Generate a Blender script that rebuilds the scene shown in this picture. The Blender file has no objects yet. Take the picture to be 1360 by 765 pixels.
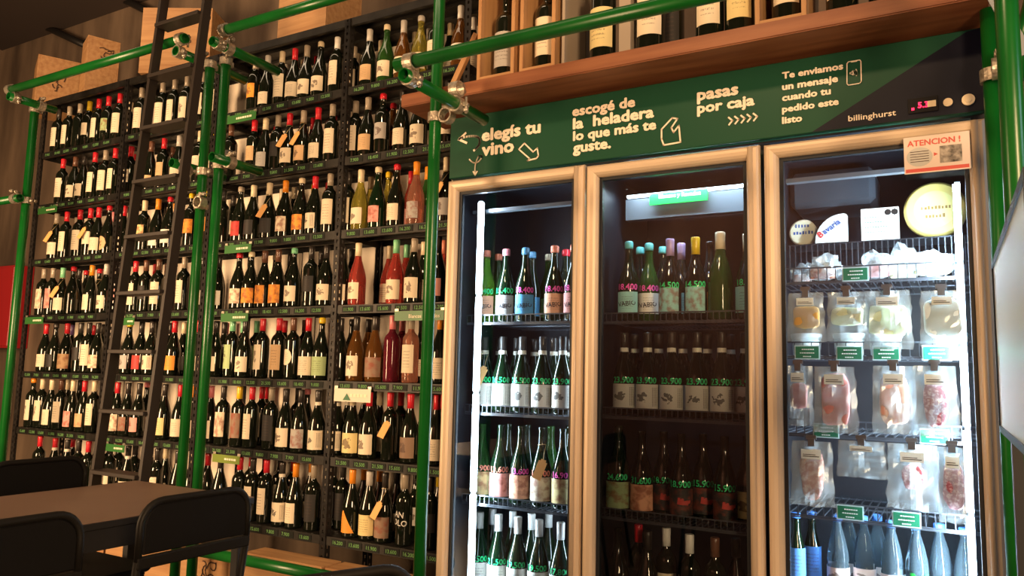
import bpy, bmesh, math, random, re
from mathutils import Vector, Matrix

# ------------------------------------------------------------------ camera
H = 1.15                                   # eye height, floor at z = 0
FPX = 1021.74
YAW, PITCH, ROLL = math.radians(-29.7247), math.radians(6.4608), math.radians(1.3234)
fw = Vector((math.sin(YAW)*math.cos(PITCH), math.cos(YAW)*math.cos(PITCH), math.sin(PITCH)))
rt0 = Vector((math.cos(YAW), -math.sin(YAW), 0)); up0 = rt0.cross(fw)
RT = rt0*math.cos(ROLL) + up0*math.sin(ROLL); UP = -rt0*math.sin(ROLL) + up0*math.cos(ROLL)
sc = bpy.context.scene
COL = sc.collection
cd = bpy.data.cameras.new('camera'); cam = bpy.data.objects.new('camera', cd); COL.objects.link(cam)
m = Matrix((RT, UP, -fw)).transposed().to_4x4(); m.translation = Vector((0, 0, H)); cam.matrix_world = m
cd.sensor_width = 36; cd.lens = 36*FPX/1360; cd.clip_start = .02
sc.camera = cam
sc.view_settings.view_transform = 'Standard'; sc.view_settings.look = 'None'
sc.view_settings.exposure = 0.42; sc.view_settings.gamma = 1
w = bpy.data.worlds.new('world'); sc.world = w; w.use_nodes = True
w.node_tree.nodes['Background'].inputs[0].default_value = (1, .72, .5, 1)
w.node_tree.nodes['Background'].inputs[1].default_value = .025

def area(name, loc, target, size, sy, power, color, spread=180):
    l = bpy.data.lights.new(name, 'AREA'); l.shape = 'RECTANGLE'; l.size = size; l.size_y = sy
    l.energy = power; l.color = color; l.spread = math.radians(spread)
    o = bpy.data.objects.new(name, l); COL.objects.link(o); o.location = loc
    o.rotation_euler = (Vector(target)-Vector(loc)).to_track_quat('-Z', 'Y').to_euler()
    return o
WARM = (1, .64, .34)
area('rack_lamp', (-4.5, -.5, H+.35), (-4.0, 3.1, H+.25), 1.0, 1.7, 120, WARM, 140)
area('added_side_fill', (1.6, -.6, H+.55), (-2.4, 3.1, H+.1), .6, 1.3, 60, WARM, 120)  # unseen warm fill added to brighten rack, header and fridge frames
area('top_lamp', (-3.2, 2.2, H+2.6), (-3.2, 3.1, H+1.0), 3.6, .12, 7, (1, .74, .48), 150)
area('fridge_lamp', (-.9, .1, H+2.6), (-.9, 2.7, H+.6), .6, .2, 22, WARM, 150)
area('room_lamp', (-2.2, -1.6, H+2.5), (-2.2, -3.4, H+.6), 1.6, .5, 62, (1, .62, .42), 150)
area('street_window', (3.0, 1.6, H+1.2), (.1, 2.4, H+.6), .8, 1.0, 10, (.62, .8, 1), 150)

# ------------------------------------------------------------------ helpers
def at(px, py, Y):
    """the point of the plane y = Y that stands at a pixel of the photograph"""
    d = RT*((px-680)/FPX) - UP*((py-382.5)/FPX) + fw
    d = d*(Y/d.y)
    return Vector((d.x, Y, d.z+H))
def px_of(X, Y, Z):
    p = Vector((X, Y, Z-H)); return 680+FPX*p.dot(RT)/p.dot(fw)
def x_for(px, Y, Z):
    a, b = -9, 3
    for _ in range(40):
        c = (a+b)/2
        if px_of(c, Y, Z) < px: a = c
        else: b = c
    return (a+b)/2

MATS = {}
def mat(name, col=(.5,.5,.5), rough=.5, metal=0, spec=.5, emit=None, es=0, trans=0, ior=1.45, coat=0, alpha=1):
    if name in MATS: return MATS[name]
    m = bpy.data.materials.new(name); m.use_nodes = True
    b = m.node_tree.nodes['Principled BSDF']
    b.inputs['Base Color'].default_value = (*col, 1); b.inputs['Roughness'].default_value = rough
    b.inputs['Metallic'].default_value = metal; b.inputs['Specular IOR Level'].default_value = spec
    b.inputs['Transmission Weight'].default_value = trans; b.inputs['IOR'].default_value = ior
    b.inputs['Coat Weight'].default_value = coat; b.inputs['Alpha'].default_value = alpha
    if emit: b.inputs['Emission Color'].default_value = (*emit, 1); b.inputs['Emission Strength'].default_value = es
    MATS[name] = m; return m
def N(m, t, **kw):
    n = m.node_tree.nodes.new(t)
    for k, v in kw.items(): setattr(n, k, v)
    return n
def noisy(name, c1, c2, scale=5, rough=.6, stretch=(1,1,1), metal=0, bump=0, detail=6, obj=True, spec=.5, lo=.35, hi=.65):
    """two-colour noise material in object space"""
    if name in MATS: return MATS[name]
    m = mat(name, c1, rough, metal, spec); L = m.node_tree.links; b = m.node_tree.nodes['Principled BSDF']
    tc = N(m, 'ShaderNodeTexCoord'); mp = N(m, 'ShaderNodeMapping'); mp.inputs['Scale'].default_value = stretch
    nz = N(m, 'ShaderNodeTexNoise'); nz.inputs['Scale'].default_value = scale; nz.inputs['Detail'].default_value = detail
    rp = N(m, 'ShaderNodeValToRGB'); rp.color_ramp.elements[0].position = lo; rp.color_ramp.elements[1].position = hi
    rp.color_ramp.elements[0].color = (*c1, 1); rp.color_ramp.elements[1].color = (*c2, 1)
    L.new(tc.outputs['Object'], mp.inputs[0]); L.new(mp.outputs[0], nz.inputs['Vector']); L.new(nz.outputs[0], rp.inputs[0])
    L.new(rp.outputs[0], b.inputs['Base Color'])
    if bump:
        bp = N(m, 'ShaderNodeBump'); bp.inputs['Strength'].default_value = bump; bp.inputs['Distance'].default_value = .01
        L.new(nz.outputs[0], bp.inputs['Height']); L.new(bp.outputs[0], b.inputs['Normal'])
    return m

def paper(name, style):
    """label paper: the object's own colour, printed by style"""
    m = mat(name, rough=.55, spec=.3); L = m.node_tree.links; b = m.node_tree.nodes['Principled BSDF']
    oi = N(m, 'ShaderNodeObjectInfo'); uv = N(m, 'ShaderNodeUVMap')
    def math_(op, a, c=None):
        n = N(m, 'ShaderNodeMath', operation=op)
        for i, v in enumerate((a, c)):
            if v is None: continue
            if isinstance(v, (int, float)): n.inputs[i].default_value = v
            else: L.new(v, n.inputs[i])
        return n.outputs[0]
    sp = N(m, 'ShaderNodeSeparateXYZ'); L.new(uv.outputs[0], sp.inputs[0])
    U, V = sp.outputs[0], sp.outputs[1]
    rnd = oi.outputs['Random']
    nz = N(m, 'ShaderNodeTexNoise', noise_dimensions='4D'); L.new(uv.outputs[0], nz.inputs['Vector'])
    L.new(math_('MULTIPLY', rnd, 50.), nz.inputs['W'])
    def box(u0, u1, v0, v1):
        a = math_('MULTIPLY', math_('GREATER_THAN', U, u0), math_('LESS_THAN', U, u1))
        c = math_('MULTIPLY', math_('GREATER_THAN', V, v0), math_('LESS_THAN', V, v1))
        return math_('MULTIPLY', a, c)
    if style == 0:      # small lines of type
        nz.inputs['Scale'].default_value = 40
        lines = math_('GREATER_THAN', math_('FRACT', math_('MULTIPLY', V, 9)), .62)
        fac = math_('MULTIPLY', math_('MULTIPLY', lines, box(.25, .75, .2, .82)), math_('GREATER_THAN', nz.outputs[0], .5))
        fac = math_('MULTIPLY', fac, .6); ink = (.08, .05, .04, 1)
    elif style == 1:    # one drawing
        nz.inputs['Scale'].default_value = 5; nz.inputs['Detail'].default_value = 3
        du = math_('POWER', math_('SUBTRACT', U, .45), 2); dv = math_('POWER', math_('SUBTRACT', V, .5), 2)
        r = math_('ADD', du, dv)
        fac = math_('GREATER_THAN', math_('SUBTRACT', nz.outputs[0], math_('MULTIPLY', r, 2.2)), .42)
        fac = math_('MULTIPLY', fac, .75); ink = (.1, .06, .05, 1)
    elif style == 2:    # all-over painting
        nz.inputs['Scale'].default_value = 3.5; nz.inputs['Detail'].default_value = 4
        rp = N(m, 'ShaderNodeValToRGB'); rp.color_ramp.elements[0].position = .45; rp.color_ramp.elements[1].position = .62
        L.new(nz.outputs[0], rp.inputs[0]); fac = math_('MULTIPLY', rp.outputs[0], .7); ink = (.25, .05, .03, 1)
    elif style == 3:    # drawing and upright type at the right edge
        nz.inputs['Scale'].default_value = 7; nz.inputs['Detail'].default_value = 2
        du = math_('POWER', math_('SUBTRACT', U, .36), 2); dv = math_('POWER', math_('SUBTRACT', V, .5), 2)
        r = math_('ADD', du, dv)
        blob = math_('GREATER_THAN', math_('SUBTRACT', nz.outputs[0], math_('MULTIPLY', r, 4.)), .4)
        tl = math_('MULTIPLY', math_('GREATER_THAN', math_('FRACT', math_('MULTIPLY', U, 16)), .5), box(.72, .93, .12, .88))
        tl = math_('MULTIPLY', tl, math_('GREATER_THAN', math_('FRACT', math_('MULTIPLY', V, 23)), .35))
        fac = math_('MULTIPLY', math_('MAXIMUM', blob, tl), .8); ink = (.05, .05, .05, 1)
    mx = N(m, 'ShaderNodeMix', data_type='RGBA'); L.new(fac, mx.inputs[0]); L.new(oi.outputs['Color'], mx.inputs[6]); mx.inputs[7].default_value = ink
    L.new(mx.outputs[2], b.inputs['Base Color'])
    return m
def objcol(name, rough, metal=0, coat=0):
    m = mat(name, rough=rough, metal=metal, coat=coat); oi = N(m, 'ShaderNodeObjectInfo')
    m.node_tree.links.new(oi.outputs['Color'], m.node_tree.nodes['Principled BSDF'].inputs['Base Color']); return m

PAPER = [paper('label_paper_type', 0), paper('label_paper_drawing', 1), paper('label_paper_painting', 2), paper('label_paper_sketch', 3)]
CAPM = objcol('capsule_foil', .32, 0, .3)
PAINT = objcol('flat_paint', .6)
GLASS = {
 'k': mat('dark_glass', (.006, .008, .005), .06, spec=.6, coat=.4),
 'g': mat('green_glass', (.03, .10, .02), .06, trans=.5, ior=1.36),
 'y': mat('yellow_green_glass', (.62, .55, .10), .06, trans=.85, ior=1.36),
 'a': mat('amber_wine', (.28, .12, .03), .06, trans=.75, ior=1.36),
 'p': mat('rose_wine', (.62, .10, .08), .06, trans=.75, ior=1.36),
 'r': mat('deep_rose_wine', (.20, .02, .04), .06, trans=.6, ior=1.36),
 'q': mat('pale_rose_wine', (.62, .27, .18), .06, trans=.75, ior=1.36),
 'l': mat('lime_glass', (.35, .85, .05), .06, trans=.8, ior=1.36),
 'd': mat('deep_green_glass', (.004, .013, .005), .06, spec=.6, coat=.4),
}
STEEL = noisy('dark_painted_steel', (.012,.011,.010), (.026,.023,.020), 14, .45, metal=.3, spec=.35)
POSTM = noisy('post_steel', (.022,.020,.020), (.045,.040,.038), 20, .4, metal=.5)
GREEN = noisy('green_tube_paint', (.002,.080,.010), (.005,.11,.014), 5, .28, spec=.5)
GALV = noisy('galvanised_iron', (.35,.30,.24), (.62,.55,.45), 60, .38, metal=.75, bump=.4)
BLACK = mat('black_paint', (.012,.011,.011), .4)
LADM = mat('ladder_black_steel', (.022,.016,.013), .45)
ALU = mat('champagne_aluminium', (.60,.47,.34), .46, metal=.22)
GASKET = mat('black_gasket', (.01,.012,.016), .5)
FRBLK = mat('fridge_interior_black', (.009,.011,.016), .45)
WIRE = mat('coated_shelf_wire', (.10,.11,.13), .3, metal=.6)
WOOD = noisy('pine_wood', (.36,.18,.075), (.48,.27,.12), 3, .6, (1, 12, 12), bump=.15)
WOODV = noisy('pine_wood_upright', (.36,.18,.075), (.48,.27,.12), 3, .6, (12, 12, 1), bump=.15)
REDWOOD = noisy('stained_board', (.20,.065,.027), (.30,.115,.05), 2.5, .5, (1, 10, 10), bump=.12)
BACKM = noisy('grey_beige_panel', (.76,.65,.53), (.88,.78,.65), 3.5, .75, (1,1,2.4), bump=.15)
CONC = noisy('brown_concrete', (.06,.040,.028), (.20,.14,.095), 1.6, .85, (2.2,2.2,.5), bump=.5, detail=9)
GREENP = mat('green_print', (.010,.060,.032), .42, spec=.25)
NAVY = mat('navy_print', (.006,.007,.016), .42, spec=.25)
LETTER = mat('cream_lettering', (.80,.70,.56), .5)
CARD = mat('manila_tag', (.80,.42,.15), .7)
STRING = mat('jute_string', (.55,.40,.2), .8)

def link(name, me, mt=None, parent=None, loc=(0,0,0), rot=(0,0,0), color=None):
    o = bpy.data.objects.new(name, me); COL.objects.link(o)
    if mt is not None and not me.materials: me.materials.append(mt)
    o.parent = parent; o.location = loc; o.rotation_euler = rot
    if color: o.color = (*color, 1)
    return o
def tag(o, label, cat, group=None, kind=None):
    if label: o['label'] = label
    if cat: o['category'] = cat
    if group: o['group'] = group
    if kind: o['kind'] = kind
    return o
def empty(name, loc, label, cat, group=None, rz=0):
    o = bpy.data.objects.new(name, None); COL.objects.link(o); o.location = loc; o.rotation_euler = (0,0,rz)
    o.empty_display_size = .05
    return tag(o, label, cat, group)
class MB:
    """collects simple shapes into one mesh"""
    def __init__(s): s.b = bmesh.new()
    def box(s, x0, x1, y0, y1, z0, z1, M=None):
        vs = [s.b.verts.new(((M @ Vector(c)) if M else Vector(c))) for c in
              ((x0,y0,z0),(x1,y0,z0),(x1,y1,z0),(x0,y1,z0),(x0,y0,z1),(x1,y0,z1),(x1,y1,z1),(x0,y1,z1))]
        for f in ((3,2,1,0),(4,5,6,7),(0,1,5,4),(1,2,6,5),(2,3,7,6),(3,0,4,7)): s.b.faces.new([vs[i] for i in f])
        return s
    def tube(s, p0, p1, r, n=12, r1=None, hollow=None):
        p0, p1 = Vector(p0), Vector(p1); d = (p1-p0).normalized()
        a = d.orthogonal().normalized(); c = d.cross(a); r1 = r if r1 is None else r1
        A = []; B = []
        for i in range(n):
            t = 2*math.pi*i/n; q = a*math.cos(t)+c*math.sin(t)
            A.append(s.b.verts.new(p0+q*r)); B.append(s.b.verts.new(p1+q*r1))
        for i in range(n):
            j = (i+1) % n; f = s.b.faces.new((A[i], A[j], B[j], B[i])); f.smooth = True
        if hollow:
            for R_, off, rr in ((A, d*.03, r*.84), (B, -d*.03, r1*.84)):
                base = p0 if R_ is A else p1
                I = []; J = []
                for i in range(n):
                    t = 2*math.pi*i/n; q = a*math.cos(t)+c*math.sin(t)
                    I.append(s.b.verts.new(base+q*rr)); J.append(s.b.verts.new(base+q*rr+off))
                for i in range(n):
                    j = (i+1) % n
                    s.b.faces.new((R_[i], R_[j], I[j], I[i])); s.b.faces.new((I[i], I[j], J[j], J[i]))
                s.b.faces.new(J)
        else:
            s.b.faces.new(A[::-1]); s.b.faces.new(B)
        return s
    def lathe(s, prof, n=20, loc=(0,0,0), cap=True):
        rings = []
        for r, z in prof:
            rings.append([s.b.verts.new((loc[0]+r*math.cos(2*math.pi*i/n), loc[1]+r*math.sin(2*math.pi*i/n), loc[2]+z)) for i in range(n)])
        for a, c in zip(rings, rings[1:]):
            for i in range(n):
                j = (i+1) % n; f = s.b.faces.new((a[i], a[j], c[j], c[i])); f.smooth = True
        if cap: s.b.faces.new(rings[0][::-1]); s.b.faces.new(rings[-1])
        return s
    def poly(s, pts):
        s.b.faces.new([s.b.verts.new(p) for p in pts]); return s
    def path(s, pts, r, n=8, closed=False):
        P = [Vector(p) for p in pts]; P = [p for i, p in enumerate(P) if i == 0 or (p-P[i-1]).length > 1e-5]
        rings = []; a = None; m_ = len(P)
        for i in range(m_):
            if closed: d = P[(i+1) % m_]-P[i-1]
            else: d = P[min(i+1, m_-1)]-P[max(i-1, 0)]
            d.normalize()
            a = d.orthogonal().normalized() if a is None else (a-d*a.dot(d)).normalized()
            c = d.cross(a)
            rings.append([s.b.verts.new(P[i]+(a*math.cos(2*math.pi*k/n)+c*math.sin(2*math.pi*k/n))*r) for k in range(n)])
        for g, h in list(zip(rings, rings[1:]))+([(rings[-1], rings[0])] if closed else []):
            for k in range(n):
                f = s.b.faces.new((g[k], g[(k+1) % n], h[(k+1) % n], h[k])); f.smooth = True
        if not closed: s.b.faces.new(rings[0][::-1]); s.b.faces.new(rings[-1])
        return s
    def mesh(s, name, bevel=0, seg=1):
        bmesh.ops.recalc_face_normals(s.b, faces=s.b.faces)
        if bevel:
            es = [e for e in s.b.edges if len(e.link_faces) == 2 and e.calc_face_angle(0) > .7]
            bmesh.ops.bevel(s.b, geom=es, offset=bevel, segments=seg, affect='EDGES', clamp_overlap=True)
        me = bpy.data.meshes.new(name); s.b.to_mesh(me); s.b.free(); return me
    def put(s, name, mt, parent=None, loc=(0,0,0), rot=(0,0,0), color=None, bevel=0, seg=1):
        return link(name, s.mesh(name, bevel, seg), mt, parent, loc, rot, color)

_txt = {}
def text_mesh(s, bold=.0, width=None, size=None, align='LEFT', spacing=1.0):
    """lettering in the x-z plane, baseline at z = 0, starting at x = 0"""
    key = (s, bold, width, size, align)
    if key in _txt: return _txt[key]
    cu = bpy.data.curves.new('lettering', 'FONT'); cu.body = s; cu.size = 1; cu.space_line = .8
    cu.align_x = align; cu.resolution_u = 2; cu.space_character = spacing
    o = bpy.data.objects.new('t', cu); COL.objects.link(o)
    bpy.context.view_layer.update()
    me = bpy.data.meshes.new_from_object(o.evaluated_get(bpy.context.evaluated_depsgraph_get()))
    bpy.data.objects.remove(o)
    xs = [v.co.x for v in me.vertices] or [0, 1]
    k = size if size else width/(max(xs)-min(xs)); x0 = min(xs) if width else 0
    for v in me.vertices: v.co = ((v.co.x-x0)*k, 0, v.co.y*k)
    me.name = 'lettering'
    if bold:
        e = min(bold, .04)*k*1.1; bm = bmesh.new(); bm.from_mesh(me); src = bm.verts[:], bm.faces[:]
        geo = src[0]+bm.edges[:]+src[1]
        for n_, (dx, dz_) in enumerate(((e, 0), (-e, 0), (0, e), (0, -e), (e*.7, e*.7), (-e*.7, -e*.7), (e*.7, -e*.7), (-e*.7, e*.7))):
            r = bmesh.ops.duplicate(bm, geom=geo)
            for v in r['geom']:
                if isinstance(v, bmesh.types.BMVert): v.co += Vector((dx, -.00002*(n_+1), dz_))
        bm.to_mesh(me); bm.free()
    _txt[key] = me; return me
def text_on(s, p0, p1, mt, parent, bold=.02, dy=-.0015, name='lettering', color=None):
    """lettering on a wall-parallel plane from point p0 (baseline left) as wide as to p1"""
    me = text_mesh(s, bold, width=abs(p1.x-p0.x)).copy(); me.materials.clear()
    return link(name, me, mt, parent, (p0.x, p0.y+dy, p0.z), color=color)
def bend(me, R):
    """wrap flat lettering (centred) on a cylinder of radius R facing -y"""
    me = me.copy()
    for v in me.vertices:
        a = v.co.x/R; v.co = (R*math.sin(a), -R*math.cos(a), v.co.z)
    return me
def ribbon(mb, pts, wd, y):
    """flat drawn line through world points on the plane y"""
    P = [Vector((p.x, y, p.z)) for p in pts]
    for a, c in zip(P, P[1:]):
        d = (c-a)
        if d.length < 1e-6: continue
        d.normalize(); n = Vector((-d.z, 0, d.x))*wd/2; a2 = a-d*wd*.35; c2 = c+d*wd*.35
        mb.poly((a2-n, c2-n, c2+n, a2+n))

# ------------------------------------------------------------------ bottles
ORD = ['first','second','third','fourth','fifth','sixth','seventh','eighth','ninth','tenth','eleventh','twelfth','thirteenth','fourteenth','fifteenth','sixteenth','seventeenth','eighteenth']
PROF = {
 'o': [(0.030,0),(.0365,.003),(.0375,.010),(.0378,.190),(.036,.203),(.029,.217),(.020,.226),(.0152,.236),(.0142,.250),(.0138,.292),(.0150,.293),(.0150,.303),(.0135,.306),(.0,.306)],
 'u': [(0.034,0),(.0400,.003),(.0410,.010),(.0412,.125),(.0395,.142),(.034,.165),(.026,.192),(.0185,.216),(.0152,.235),(.0142,.255),(.0138,.285),(.0150,.286),(.0150,.296),(.0135,.299),(.0,.299)],
 'c': [(0.036,0),(.0430,.003),(.0442,.012),(.0445,.120),(.0425,.145),(.036,.175),(.027,.205),(.0195,.232),(.0160,.255),(.0150,.290),(.0168,.292),(.0168,.305),(.0145,.312),(.0,.312)],
}
RADB = {'o': .0378, 'u': .0412, 'c': .0445}
TOPB = {'o': .306, 'u': .299, 'c': .312}
BODY = {}
for sh, pr in PROF.items():
    for g, mt in GLASS.items():
        me = MB().lathe(pr[:-1], 20).mesh('glass_body'); me.materials.append(mt); BODY[sh, g] = me
def cap_mesh(sh, long):
    t = TOPB[sh]
    if long: pr = [(.0155 if sh != 'c' else .0185, t-.062), (.0150 if sh != 'c' else .0172, t-.030), (.0158 if sh != 'c' else .0178, t-.014), (.0158 if sh != 'c' else .0178, t-.001), (.0140, t+.0015)]
    else: pr = [(.0156 if sh != 'c' else .0176, t-.026), (.0168 if sh != 'c' else .0182, t-.018), (.0166 if sh != 'c' else .0184, t-.002), (.0135, t+.003)]
    return MB().lathe(pr, 14).mesh('capsule')
CAPS = {(sh, l): cap_mesh(sh, l) for sh in 'ouc' for l in (0, 1)}
for me in CAPS.values(): me.materials.append(CAPM)
def patch_mesh(R, z0, z1, half, n=10, shape=None):
    b = bmesh.new(); uvl = b.loops.layers.uv.new('UVMap'); R += .0007; cols = []
    for i in range(n+1):
        u = i/n; a = -half+2*half*u; lo, hi = z0, z1
        if shape == 'tri': hi = z0+(z1-z0)*max(.02, 1-abs(u-.35)/(.36 if u < .35 else .66))
        if shape == 'round': k = math.sqrt(max(0, 1-(2*u-1)**2)); zm = (z0+z1)/2; lo, hi = zm-(zm-z0)*max(k,.05), zm+(z1-zm)*max(k,.05)
        p = (R*math.sin(a), -R*math.cos(a))
        cols.append((b.verts.new((*p, lo)), b.verts.new((*p, hi)), u))
    for (a0, a1, u0), (b0, b1, u1) in zip(cols, cols[1:]):
        f = b.faces.new((a0, b0, b1, a1)); f.smooth = True
        for lp, uv in zip(f.loops, ((u0,0),(u1,0),(u1,1),(u0,1))): lp[uvl].uv = uv
    me = bpy.data.meshes.new('label'); b.to_mesh(me); b.free(); return me
LBL = {}
def label_mesh(sh, kind, style):
    k = (sh, kind, style)
    if k not in LBL:
        R = RADB[sh]
        z0, z1, half, shp = {('o','n'): (.075,.155,1.0,None), ('u','n'): (.030,.108,1.05,None), ('c','n'): (.030,.105,1.0,None),
              ('o','h'): (.045,.172,.92,None), ('u','h'): (.025,.118,.95,None), ('c','h'): (.03,.115,.95,None),
              ('o','l'): (.035,.11,1.0,None), ('u','l'): (.022,.088,1.1,None), ('o','w'): (.035,.155,1.25,None), ('u','w'): (.022,.112,1.3,None),
              ('c','w'): (.022,.115,1.3,None),
              ('u','3'): (.022,.13,1.1,'tri'), ('o','0'): (.07,.15,.9,'round'), ('u','0'): (.025,.11,.9,'round')}[(sh, kind)]
        me = patch_mesh(R, z0, z1, half, 10, shp); me.materials.append(PAPER[style]); LBL[k] = me
    return LBL[k]
CC = {'r': ((.62,.02,.035),'red'), 'o': ((.80,.27,.02),'orange'), 'y': ((.75,.50,.02),'yellow'), 'c': ((.74,.62,.42),'cream'),
      'w': ((.80,.78,.74),'white'), 'g': ((.22,.60,.32),'mint'), 'k': ((.03,.025,.022),'black'), 'n': ((.14,.06,.035),'brown'),
      't': ((.36,.30,.23),'taupe'), 'p': ((.72,.22,.24),'pink'), 'b': ((.08,.25,.45),'blue'), 's': ((.78,.24,.15),'salmon'),
      'i': ((.45,.32,.55),'lilac'), 'e': ((.12,.50,.50),'teal'), 'a': ((.55,.52,.48),'silver'), 'u': ((.15,.08,.22),'purple')}
LC = {'c': ((.74,.64,.48),'cream'), 'w': ((.80,.76,.68),'white'), 'o': ((.80,.32,.05),'orange'), 'd': ((.03,.028,.028),'black'),
      'g': ((.42,.40,.38),'grey'), 'y': ((.70,.58,.28),'straw'), 'p': ((.75,.34,.30),'pink'), 'r': ((.55,.05,.05),'red'),
      't': ((.60,.40,.22),'tan'), 'n': ((.26,.17,.12),'brown'), 'm': ((.38,.50,.25),'green'), 'b': ((.10,.35,.62),'blue'),
      's': ((.82,.42,.26),'salmon'), 'e': ((.32,.62,.58),'teal'), 'x': ((.18,.40,.10),'moss')}
GN = {'k':'dark','g':'green','y':'straw-coloured','a':'amber','p':'rosé','r':'deep rosé','q':'pale rosé','l':'lime-green','d':'dark green'}
TAGM = None
def tag_mesh():
    global TAGM
    if TAGM is None:
        mb = MB(); M_ = Matrix.Translation((.012, -.040, .175)) @ Matrix.Rotation(.35, 4, 'Y') @ Matrix.Rotation(-.3, 4, 'X')
        mb.box(-.017, .017, -.001, .001, -.075, -.004, M_); mb.box(-.010, .010, -.001, .001, -.004, .004, M_)
        TAGM = mb.mesh('hanging_tag'); TAGM.materials.append(CARD)
    return TAGM
STRM = MB().path([(.016*math.cos(t*.7), .016*math.sin(t*.7), .232+.002*math.sin(t)) for t in range(10)] + [(.012, -.024, .20), (.012, -.040, .177)], .0013, 5).mesh('string')
STRM.materials.append(STRING)
rng = random.Random(4)
def bottle(x, y, z, sh, g, cap, lab, opts, group, sc_=1.0, rz=None, price=None, pcol=None, kind_name='wine_bottle'):
    root = empty(kind_name, (x, y, z), None, 'bottle', group, rng.uniform(-.22, .22) if rz is None else rz)
    root.scale = (sc_,)*3
    link('glass_body', BODY[sh, g], None, root)
    if cap != '-':
        link('capsule', CAPS[sh, 0 if 's' in opts else 1], None, root, color=CC[cap][0])
    if lab != '-':
        kind = next((k for k in 'hlw30' if k in opts), 'n'); style = 1 if '1' in opts else 2 if '2' in opts else 3 if '4' in opts else 0
        link('label', label_mesh(sh, kind, style), None, root, color=LC[lab][0])
    if 'N' in opts:     # a paper band round the neck
        link('neck_band', MB_BAND, None, root, color=(.78,.72,.6))
    if 't' in opts:
        link('hanging_tag', tag_mesh(), None, root); link('string', STRM, None, root)
    if price:
        me = bend(text_mesh(price, .02, size=.031, align='CENTER'), RADB[sh]+.001)
        zz = {'c': .122, 'u': .116, 'o': .165}[sh]
        link('price_writing', me, mat('chalk_pen_'+pcol, {'green': (.03,.75,.25), 'pink': (.95,.10,.5), 'coral': (.95,.30,.22)}[pcol], .5), root, (0,0,zz), color=None)
    return root
MB_BAND = MB().lathe([(.0165,.222),(.0160,.245)], 14, cap=False).mesh('neck_band'); MB_BAND.materials.append(PAINT)
def parse(s):
    out = []
    for tok in s.split():
        mm = re.match(r'([\d.]+)([ouc])(\w)([\w-])([\w-])(.*)', tok)
        out.append((float(mm[1]), *mm.groups()[1:]))
    return out

# ------------------------------------------------------------------ room
def struct(o): o['kind'] = 'structure'; return o
struct(MB().box(-7.2, 3.2, -3.4, 3.9, -.06, 0).put('floor', noisy('floor_tiles', (.05,.04,.035), (.09,.07,.06), 4, .35)))
struct(MB().box(-7.2, 3.2, 3.42, 3.55, 0, 3.9).put('wall_back', CONC))
struct(MB().box(-7.32, -7.2, -3.4, 3.9, 0, 3.9).put('wall_left', CONC))
struct(MB().box(3.2, 3.3, -3.4, 3.9, 0, 3.9).put('wall_right', noisy('grey_plaster', (.20,.20,.19), (.27,.27,.26), 2, .8)))
struct(MB().box(-7.2, 3.2, -3.5, -3.4, 0, 3.9).put('wall_front', noisy('brown_plaster', (.26,.13,.09), (.40,.22,.15), .9, .8, (3,1,.4))))
struct(MB().box(-7.2, 3.2, -3.4, 3.9, 3.9, 4.0).put('ceiling', mat('dark_ceiling', (.05,.035,.03), .9)))
# slanting shadows high on the wall, built as black tubes
c0, c1 = at(55, 33, 3.38), at(118, 62, 3.38)
tag(MB().tube((c0.x, 3.37, c0.z), (c1.x, 3.37, c1.z), .028, 10).put('wall_shadow_bar', BLACK), 'black tube standing in for a slanting shadow above the lowest wooden case', 'shadow strip')
tag(MB().tube(at(155, -5, 3.37), at(215, 24, 3.37), .028, 10).put('wall_shadow_bar', BLACK), 'black tube standing in for a slanting shadow at the top left of ladder', 'shadow strip')

# ------------------------------------------------------------------ rack
RY0, RY1 = 2.85, 3.20
POSTX = [-5.37, -4.46, -3.61, -2.635, -1.895]
SHZ = [H+1.435, H+1.070, H+.697, H+.322, H-.048, H-.412, H-.782]
TOPZ = H+1.805
rack = empty('storage_rack', (-3.6, 3.02, 0), 'long dark steel rack of slotted posts holding seven levels of wine', 'rack')
rack_l = Vector(rack.location)
def rput(mb, name, mt, parent=rack, **k):
    o = mb.put(name, mt, parent, **k)
    return o
def post_mesh(h):
    mb = MB(); wd, th, hs = .036, .003, .036
    for (ax) in (0, 1):
        def B(a0, a1, z0, z1):
            if ax == 0: mb.box(a0, a1, 0, th, z0, z1)
            else: mb.box(0, th, a0, a1, z0, z1)
        B(0, .013, 0, h); B(.023, wd, 0, h)
        n = int(h/hs)
        for i in range(n+1): B(.013, .023, i*hs, i*hs+.020)
    return mb.mesh('post')
pm = post_mesh(TOPZ-.004); pm.materials.append(POSTM)
for i, x in enumerate(POSTX):
    for y, rz in ((RY0-.002, 0), (RY1+.002, -math.pi/2)):
        o = link('post', pm, None, rack, (x-.018-rack_l.x, y-rack_l.y, 0), (0,0,rz)); 
        if 0 < i < 4:
            link('post', pm, None, rack, (x+.018-rack_l.x, y-rack_l.y, 0), (0,0,rz+math.pi/2 if y < 3 else rz-math.pi/2))
prices = ['12.500','9.800','15.600','11.900','18.400','21.500','13.600','7.900','16.200']
PRM = []
for p in prices:
    me = text_mesh(p, .012, size=.024).copy(); me.materials.clear(); me.materials.append(mat('chalk_green', (.12,.28,.09), .8)); PRM.append(me)
TAGB = MB().box(0, .085, -.0012, 0, 0, .030).mesh('price_tag', 0); TAGB.materials.append(mat('black_card', (.010,.012,.010), .6, spec=.2))
prng = random.Random(9)
BAYS = list(zip(POSTX, POSTX[1:]))
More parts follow.
